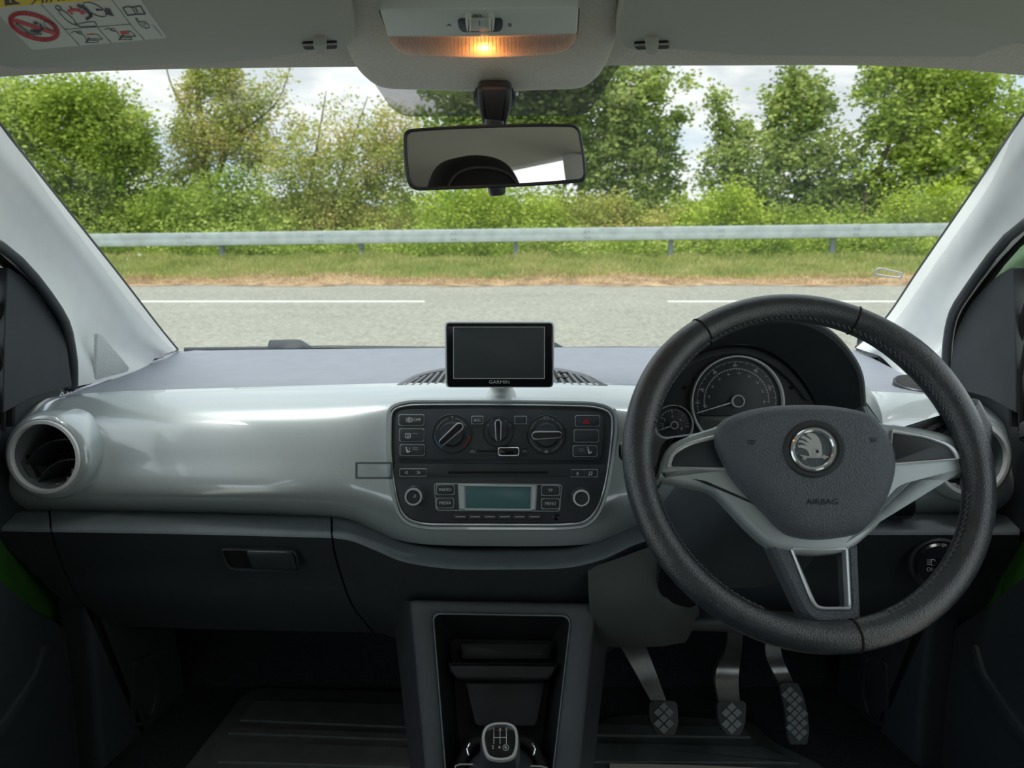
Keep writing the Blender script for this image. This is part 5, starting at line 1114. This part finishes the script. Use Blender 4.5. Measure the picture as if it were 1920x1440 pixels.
sp_ = nt.nodes.new('ShaderNodeSeparateXYZ'); mr_ = nt.nodes.new('ShaderNodeMapRange'); mr_.inputs['From Min'].default_value = -28.6; mr_.inputs['From Max'].default_value = -27.6
mx_ = nt.nodes.new('ShaderNodeMix'); mx_.data_type = 'RGBA'; mx_.inputs['B'].default_value = (*S(112, 128, 62), 1)
nt.links.new(tc.outputs['Object'], sp_.inputs[0]); nt.links.new(sp_.outputs[1], mr_.inputs['Value']); nt.links.new(mr_.outputs[0], mx_.inputs['Factor']); nt.links.new(cr.outputs['Color'], mx_.inputs['A']); nt.links.new(mx_.outputs['Result'], b.inputs['Base Color'])
V = []; F = []; xs = np.linspace(-45, 45, 181); ys = np.concatenate([np.linspace(11.45, 16, 19), np.linspace(17, 70, 12)])
for y in ys:
    for x in xs: V.append((x, y+(.12*math.sin(x*2.3)+.06*math.sin(x*7) if y < 11.5 else 0), hgt(x, y)))
nx = len(xs)
for i in range(len(ys)-1):
    for j in range(nx-1): F.append((i*nx+j, i*nx+j+1, (i+1)*nx+j+1, (i+1)*nx+j))
vg = mk('grass_verge', V, F, gm_, None, None, kind='structure', label='dry earth verge between the road and the trees')

def leafmat(name, cols_, rough=.5, trans=.35):
    m = bpy.data.materials.new(name); m.use_nodes = True; nt = m.node_tree; nt.nodes.clear()
    o = nt.nodes.new('ShaderNodeOutputMaterial'); g = nt.nodes.new('ShaderNodeNewGeometry'); r_ = nt.nodes.new('ShaderNodeValToRGB')
    el = r_.color_ramp.elements; n = len(cols_)
    while len(el) < n: el.new(.5)
    for i, c in enumerate(cols_): el[i].position = i/(n-1); el[i].color = (*c, 1)
    tc = nt.nodes.new('ShaderNodeTexCoord'); nz = nt.nodes.new('ShaderNodeTexNoise'); nz.inputs['Scale'].default_value = .9; nz.inputs['Detail'].default_value = 2
    mr = nt.nodes.new('ShaderNodeMath'); mr.operation = 'MULTIPLY_ADD'; mr.inputs[1].default_value = .55; ad = nt.nodes.new('ShaderNodeMath'); ad.operation = 'MULTIPLY_ADD'; ad.inputs[1].default_value = 1.6; ad.inputs[2].default_value = -.55
    nt.links.new(tc.outputs['Object'], nz.inputs['Vector']); nt.links.new(nz.outputs['Fac'], ad.inputs[0])
    nt.links.new(g.outputs['Random Per Island'], mr.inputs[0]); nt.links.new(ad.outputs[0], mr.inputs[2]); nt.links.new(mr.outputs[0], r_.inputs['Fac'])
    d = nt.nodes.new('ShaderNodeBsdfDiffuse'); t = nt.nodes.new('ShaderNodeBsdfTranslucent'); x = nt.nodes.new('ShaderNodeMixShader'); x.inputs[0].default_value = trans
    nt.links.new(r_.outputs['Color'], d.inputs['Color']); nt.links.new(r_.outputs['Color'], t.inputs['Color']); nt.links.new(d.outputs[0], x.inputs[1]); nt.links.new(t.outputs[0], x.inputs[2]); nt.links.new(x.outputs[0], o.inputs['Surface'])
    return m
LM = {'green': leafmat('leaves_green', [S(97, 119, 50), S(144, 168, 70), S(183, 202, 97), S(217, 226, 140)]),
      'olive': leafmat('leaves_olive', [S(110, 127, 61), S(159, 172, 85), S(200, 204, 119), S(232, 200, 147)]),
      'lime': leafmat('leaves_lime', [S(125, 155, 57), S(166, 189, 72), S(202, 217, 97), S(222, 230, 125)]),
      'deep': leafmat('leaves_deep_green', [S(95, 119, 67), S(136, 159, 87), S(174, 192, 112), S(213, 217, 142)]),
      'grass': leafmat('grass_blades', [S(124, 140, 70), S(156, 168, 92), S(186, 186, 118), S(206, 192, 140)], trans=.3),
      'dry': leafmat('dry_grass', [S(156, 128, 96), S(196, 168, 130), S(218, 194, 156), S(208, 182, 146)], trans=.2)}
bark = mat('bark', S(104, 96, 80), .9, bump=.6, bscale=20, var=.2, vscale=6)

def quads(name, C, U, W, m, parent=None, **k):
    """one mesh of leaf quads: centres C, half axes U and W"""
    n = len(C); V = np.empty((n, 4, 3)); 
    V[:, 0] = C-U; V[:, 1] = C-W*.8+U*.1; V[:, 2] = C+U; V[:, 3] = C+W*.8+U*.1
    me = bpy.data.meshes.new(name); L0 = np.array(org(parent)) if parent is not None else np.array([C[:, 0].mean(), C[:, 1].mean(), C[:, 2].min()])
    V = (V-L0).reshape(-1, 3)
    me.vertices.add(n*4); me.vertices.foreach_set('co', V.ravel()); me.loops.add(n*4); me.loops.foreach_set('vertex_index', np.arange(n*4, dtype=np.int32))
    me.polygons.add(n); me.polygons.foreach_set('loop_start', np.arange(0, n*4, 4, dtype=np.int32)); me.polygons.foreach_set('loop_total', np.full(n, 4, dtype=np.int32))
    me.update(calc_edges=True); me.materials.append(m)
    o = bpy.data.objects.new(name, me); COL.objects.link(o)
    if parent is not None: o.parent = parent
    else: o.location = L0
    return meta(o, **k)
def unit(n): v = RNG.normal(size=(n, 3)); return v/np.linalg.norm(v, axis=1)[:, None]
def leaves(blobs, Y, dens, size, depth=.8):
    Cs = []
    for bl in blobs:
        px, py, rx, ry = bl[:4]; dn = bl[4] if len(bl) > 4 else 1
        c = np.array(P(px, py, Y)); mpp = Y/FPX; a, b_ = rx*mpp, ry*mpp; dz = min(1.6, a*depth)
        ncl = max(3, int(a*b_*dens*dn*2.5))
        u = unit(ncl)*(RNG.random((ncl, 1))**.38); cc = c+u*np.array([a, dz, b_])
        per = 34; sg = .15
        pts = cc[:, None, :]+RNG.normal(size=(ncl, per, 3))*sg*np.array([1, 1, .8]); Cs.append(pts.reshape(-1, 3))
    C = np.concatenate(Cs); C = C[C[:, 2] > .05]; n = len(C)
    U = unit(n); U[:, 2] *= .5; T_ = unit(n); W = np.cross(U, T_); W /= np.linalg.norm(W, axis=1)[:, None]+1e-9
    s = size*1.02*(.7+.6*RNG.random((n, 1))); return C, U*s, W*s*.75
def tree(name, label, cat, Y, blobs, m, dens=55, size=.05, trunks=(), base=None, group=None):
    bx = base or P(blobs[0][0], 480, Y)
    t = thing(name, (bx.x, Y, .1), label, cat, group)
    C, U, W = leaves(blobs, Y, dens, size); quads('crown' if cat == 'tree' else 'foliage', C, U, W, LM[m], t)
    for tr in trunks:
        pts = [P(x, y, Y+dy) for x, y, dy, r in tr]; rs = [r for *_, r in tr]
        pp_ = cmr(pts, False, 4); rr = [rs[min(len(rs)-1, int(i/4))]*(1-(i/4) % 1)+rs[min(len(rs)-1, int(i/4)+1)]*((i/4) % 1) for i in range(len(pp_))]
        tube('trunk' if rs[0] > .06 else 'branch', pp_, rr, bark, t, n=7)
    return t
TG = 'trees and bushes behind the barrier'
# low continuous hedge bushes right behind the barrier
tree('hawthorn_bush', 'large dense rounded bush filling the left of the windscreen', 'bush', 19.0, [(60, 300, 150, 150), (170, 250, 110, 105), (215, 330, 90, 120), (30, 220, 110, 70), (120, 420, 170, 60), (-140, 300, 160, 160), (150, 190, 80, 40), (250, 260, 40, 60)], 'green', 60, .052, trunks=[[(120, 470, 0, .12), (125, 360, 0, .09), (160, 250, 0, .04)]])
tree('ivy_tree', 'ivy-clad tree of thin upright stems right of the big rounded bush', 'tree', 20.5, [(372, 165, 16, 48, 1.6), (420, 150, 34, 40, 1.5), (445, 215, 40, 60, 1.2), (350, 190, 12, 40), (500, 190, 34, 40, .8), (385, 260, 60, 50, 1.3), (470, 280, 60, 50, 1.1), (350, 330, 50, 40), (560, 230, 30, 26, .4), (330, 270, 20, 30, .4), (530, 150, 18, 20, .3), (405, 118, 26, 20, .8)], 'olive', 55, .05,
     trunks=[[(400, 470, 0, .13), (385, 300, 0, .1), (372, 180, 0, .07), (368, 60, 0, .04)], [(385, 320, 0, .08), (345, 210, 0, .05), (318, 150, 0, .02), (308, 100, 0, .01)], [(400, 350, 0, .1), (440, 220, 0, .07), (425, 100, 0, .04)], [(450, 250, 0, .04), (520, 190, 0, .02), (545, 120, 0, .01)]])
tree('scrub_bush', 'yellow-green scrub below the ivy-clad tree', 'bush', 18.2, [(330, 410, 80, 50), (430, 380, 80, 60), (300, 380, 40, 40, .6), (480, 430, 90, 40)], 'green', 60, .05)
tree('scrub_bush', 'tall loose brownish scrub left of the mirror', 'bush', 19.4, [(560, 330, 70, 80), (620, 260, 50, 50, .45), (650, 350, 80, 80), (690, 260, 50, 50, .6), (740, 300, 60, 90), (580, 420, 90, 50), (700, 430, 90, 50), (610, 210, 30, 26, .25), (665, 200, 20, 20, .3), (730, 220, 30, 30, .5)], 'olive', 55, .045, trunks=[[(600, 470, 0, .05), (640, 330, 0, .03), (690, 180, 0, .01)], [(560, 470, 0, .05), (590, 300, 0, .03), (612, 170, 0, .01)]])
tree('scrub_bush', 'bright green bush directly below the mirror', 'bush', 18.6, [(860, 400, 80, 50), (960, 390, 80, 60), (900, 360, 60, 40), (1010, 420, 60, 40)], 'lime', 55, .045)
tree('sycamore_tree', 'broad leafy tree behind the mirror with open sky to its right', 'tree', 21.0, [(860, 190, 80, 70, .8), (960, 180, 90, 80, .9), (1080, 180, 80, 80, 1.1), (1160, 190, 70, 60, 1.2), (1225, 160, 36, 36, .9), (1200, 260, 70, 50, 1.1), (1265, 215, 30, 24, .7), (1130, 300, 90, 60, 1.1), (1240, 330, 50, 36, .8), (1265, 290, 26, 20, .5), (1180, 370, 60, 40, .9), (1010, 260, 90, 80), (870, 280, 90, 70), (1288, 150, 12, 14, .6), (1050, 100, 140, 40)], 'deep', 34, .078,
     trunks=[[(1080, 470, 0, .14), (1090, 330, 0, .11), (1060, 200, 0, .07), (1050, 60, 0, .03)], [(1090, 340, 0, .07), (1180, 250, 0, .05), (1230, 150, 0, .02)], [(1085, 320, 0, .06), (1180, 320, 0, .04), (1265, 290, 0, .015)], [(900, 470, 0, .08), (890, 300, 0, .06), (860, 150, 0, .03)]])
tree('scrub_bush', 'olive undergrowth to the right of the mirror, under the broad tree', 'bush', 19.2, [(1080, 420, 90, 44), (1180, 425, 80, 40), (1260, 430, 60, 30), (1130, 385, 60, 30, .6)], 'olive', 55, .045)
tree('young_tree', 'slender young tree with a lone tall shoot, right of the sky gap', 'tree', 20.2, [(1345, 190, 12, 24, 1.2), (1352, 230, 16, 30, 1.2), (1370, 280, 30, 40), (1400, 330, 50, 50), (1340, 300, 22, 18, .6), (1325, 340, 24, 20, .7), (1400, 250, 24, 24, .9), (1430, 280, 30, 30, .8), (1400, 400, 70, 40)], 'deep', 46, .068,
     trunks=[[(1420, 470, 0, .08), (1385, 330, 0, .05), (1350, 230, 0, .025), (1342, 175, 0, .01)]])
tree('maple_tree', 'tall pointed leafy tree standing left of the bare pale branch', 'tree', 20.6, [(1490, 150, 30, 30, 1), (1465, 190, 34, 30, 1), (1520, 190, 40, 40, 1.1), (1480, 240, 50, 40, 1), (1545, 200, 24, 20, .7), (1500, 300, 60, 50, 1), (1570, 260, 24, 30, .6), (1560, 330, 50, 50, .9), (1500, 380, 80, 50, 1), (1600, 290, 30, 24, .7), (1600, 400, 70, 50, .9)], 'deep', 38, .074,
     trunks=[[(1520, 470, 0, .12), (1510, 330, 0, .08), (1495, 220, 0, .05), (1488, 110, 0, .02)]])
tree('maple_tree', 'wide tree beside the driver side pillar', 'tree', 20.0, [(1640, 160, 30, 50, 1), (1700, 150, 50, 40, 1.2), (1760, 180, 60, 50, 1.2), (1690, 230, 60, 50, 1.2), (1800, 150, 50, 40, .9), (1860, 160, 40, 26, .6), (1840, 230, 60, 60, 1), (1740, 290, 80, 60, 1.2), (1650, 250, 34, 30, .9), (1820, 320, 80, 60), (1640, 340, 50, 40, .7), (1700, 370, 90, 50), (1660, 120, 26, 20), (1920, 260, 60, 90)], 'green', 38, .074,
     trunks=[[(1600, 470, 0, .1), (1625, 370, 0, .07), (1668, 270, 0, .05), (1685, 240, -.3, .03)], [(1720, 470, 0, .12), (1700, 300, 0, .08), (1690, 120, 0, .03)]])
tree('lime_bush', 'bright yellow-green bush at the foot of the sky gap', 'bush', 18.0, [(1345, 385, 50, 30), (1375, 370, 36, 30), (1330, 415, 60, 30), (1400, 410, 40, 30)], 'lime', 60, .045)
tree('lime_bush', 'bright yellow-green bush at the right end of the barrier', 'bush', 18.0, [(1720, 380, 60, 26, .7), (1760, 360, 40, 24, .6), (1790, 390, 50, 40, .8), (1690, 375, 30, 14, .5)], 'lime', 60, .045)
tree('scrub_bush', 'dark undergrowth behind the right half of the barrier', 'bush', 19.0, [(1480, 430, 90, 40), (1600, 430, 90, 40), (1720, 430, 90, 40), (1840, 430, 90, 60)], 'green', 55, .045)
tree('distant_treeline', 'low distant treeline glimpsed in the sky gap', 'tree', 60.0, [(1200, 400, 130, 16), (1330, 398, 90, 14)], 'deep', 14, .16)
tree('field_hedge', 'continuous leafy hedge filling the gaps low behind the trees', 'hedge', 24.0, [(x, 400+8*math.sin(x), 80, 44) for x in range(-60, 1280, 110)]+[(x, 420, 80, 34) for x in range(1300, 1960, 110)], 'green', 22, .07)
# undergrowth below the rail
und = leaves([(x, 470+6*math.sin(x), 70, 34) for x in range(130, 1880, 80)], 16.9, 70, .04); quads('undergrowth', und[0], und[1], und[2], LM['green'], None, kind='stuff', label='tangled low undergrowth behind the barrier posts')
# trees on the driver side, seen only in the mirror
t = thing('roadside_tree', (7, -4.5, 0), 'tree outside the rear side window, seen in the mirror', 'tree')
n_ = 2600; C = np.array([7, -4.8, 2.9])+unit(n_)*np.array([1.2, 3.0, 2.0])*(RNG.random((n_, 1))**.4); U = unit(n_)*.07; W = np.cross(unit(n_), U)
quads('crown', C, U, W, LM['green'], t); tube('trunk', [(7, -4.8, 0), (7.1, -4.8, 1.6), (6.9, -4.8, 3.8)], [.12, .1, .04], bark, t, n=8)

# grass
def grass(name, label, n, y0, y1, h0, h1, m, xr=15, lean=.35, kind='stuff'):
    x = RNG.uniform(-xr, xr, n); y = y0+(y1-y0)*RNG.random(n); z = np.array([hgt(a, b_) for a, b_ in zip(x, y)])
    # tussocks: let height vary in patches
    pt = .5+.3*np.sin(x*2.7+np.sin(y*3)*1.5)*np.sin(x*.93+1)+.35*(RNG.random(n)**3)+.15*np.sin(x*9+y*5); h = (h0+(h1-h0)*RNG.random(n)*pt*(.35+.65*(y-y0)/(y1-y0)))
    C = np.stack([x, y, z], 1); tip = np.stack([RNG.normal(size=n)*lean*h, RNG.normal(size=n)*lean*h, h], 1)
    U = tip/2; wv = np.stack([np.cos(RNG.random(n)*6.28), np.sin(RNG.random(n)*6.28), np.zeros(n)], 1)*.006
    return quads(name, C+U, U, wv*1.3, LM[m], None, kind=kind, label=label)
grass('verge_grass', 'rough green and straw-coloured grass under the barrier', 90000, 12.2, 15.9, .05, .25, 'grass')
grass('dry_grass', 'short bleached dry grass along the road edge', 24000, 11.6, 12.6, .03, .12, 'dry', lean=.8)
# white daisies far left
fl_ = []
for (x, y) in ((243, 490), (246, 493), (238, 487), (261, 478)):
    p = P(x, y, 15.0); fl_.append(tuple(p))
C = np.array(fl_); quads('wild_flowers', C, np.tile([.035, 0, .0], (4, 1)), np.tile([0, 0, .045], (4, 1)), mat('white_petals', S(240, 240, 236), .6), None, kind='stuff', label='few small white flowers in the grass at the left')

# crash barrier
galv = mat('galvanised_steel', S(186, 196, 200), .5, metal=.15, var=.12, vscale=5)
galv_post = mat('galvanised_post', S(138, 148, 154), .5, metal=.3, var=.08, vscale=10)
bA = P(100, 452, 15.95); bB = P(1850, 430, 15.75)
cb = thing('crash_barrier', ((bA.x+bB.x)/2, 15.85, 0), 'galvanised steel crash barrier along the verge', 'crash barrier')
def bpt(t): return bA.lerp(bB, t)
prof = [(-.005, .135), (.07, .135), (.07, -.135), (-.01, -.135), (-.036, -.125), (-.04, -.10), (-.041, -.03), (-.039, -.006), (-.039, .006), (-.041, .03), (-.04, .10), (-.036, .127)]
nseg = 7
for i in range(-1, nseg+1):
    t0 = i/nseg; t1 = (i+1)/nseg; a = bpt(t0); b_ = bpt(t1)
    lap = .004 if i % 2 else 0
    V, F = rings([[a+Vector((0, y-lap, z)) for y, z in prof], [b_+Vector((0.004, y-lap, z)) for y, z in prof]]); mk('rail', V, F, galv, cb, 30)
    for dx in (.05, .12):
        for dz in (-.06, .06): lathe('bolt', a+Vector((dx, -.047, dz)), (0, -1, 0), [(.014, 0), (.012, .008), (.005, .01)], galv_post, cb, n=8)
for px in (118, 408, 674, 967, 1260, 1564, 1860):
    t = (P(px, 440, 15.85).x-bA.x)/(bB.x-bA.x); p = bpt(t)
    x0 = p.x; z1 = p.z+.03
    V = []; F = []
    prof2 = [(-.045, -.0), (.045, -.0), (.045, .01), (-.035, .01), (-.035, .09), (.045, .09), (.045, .10), (-.045, .10)]
    V, F = rings([[Vector((x0+a, p.y+.06+b2, 0)) for a, b2 in prof2], [Vector((x0+a, p.y+.06+b2, z1)) for a, b2 in prof2]]); mk('post', V, F, galv_post, cb, 30)
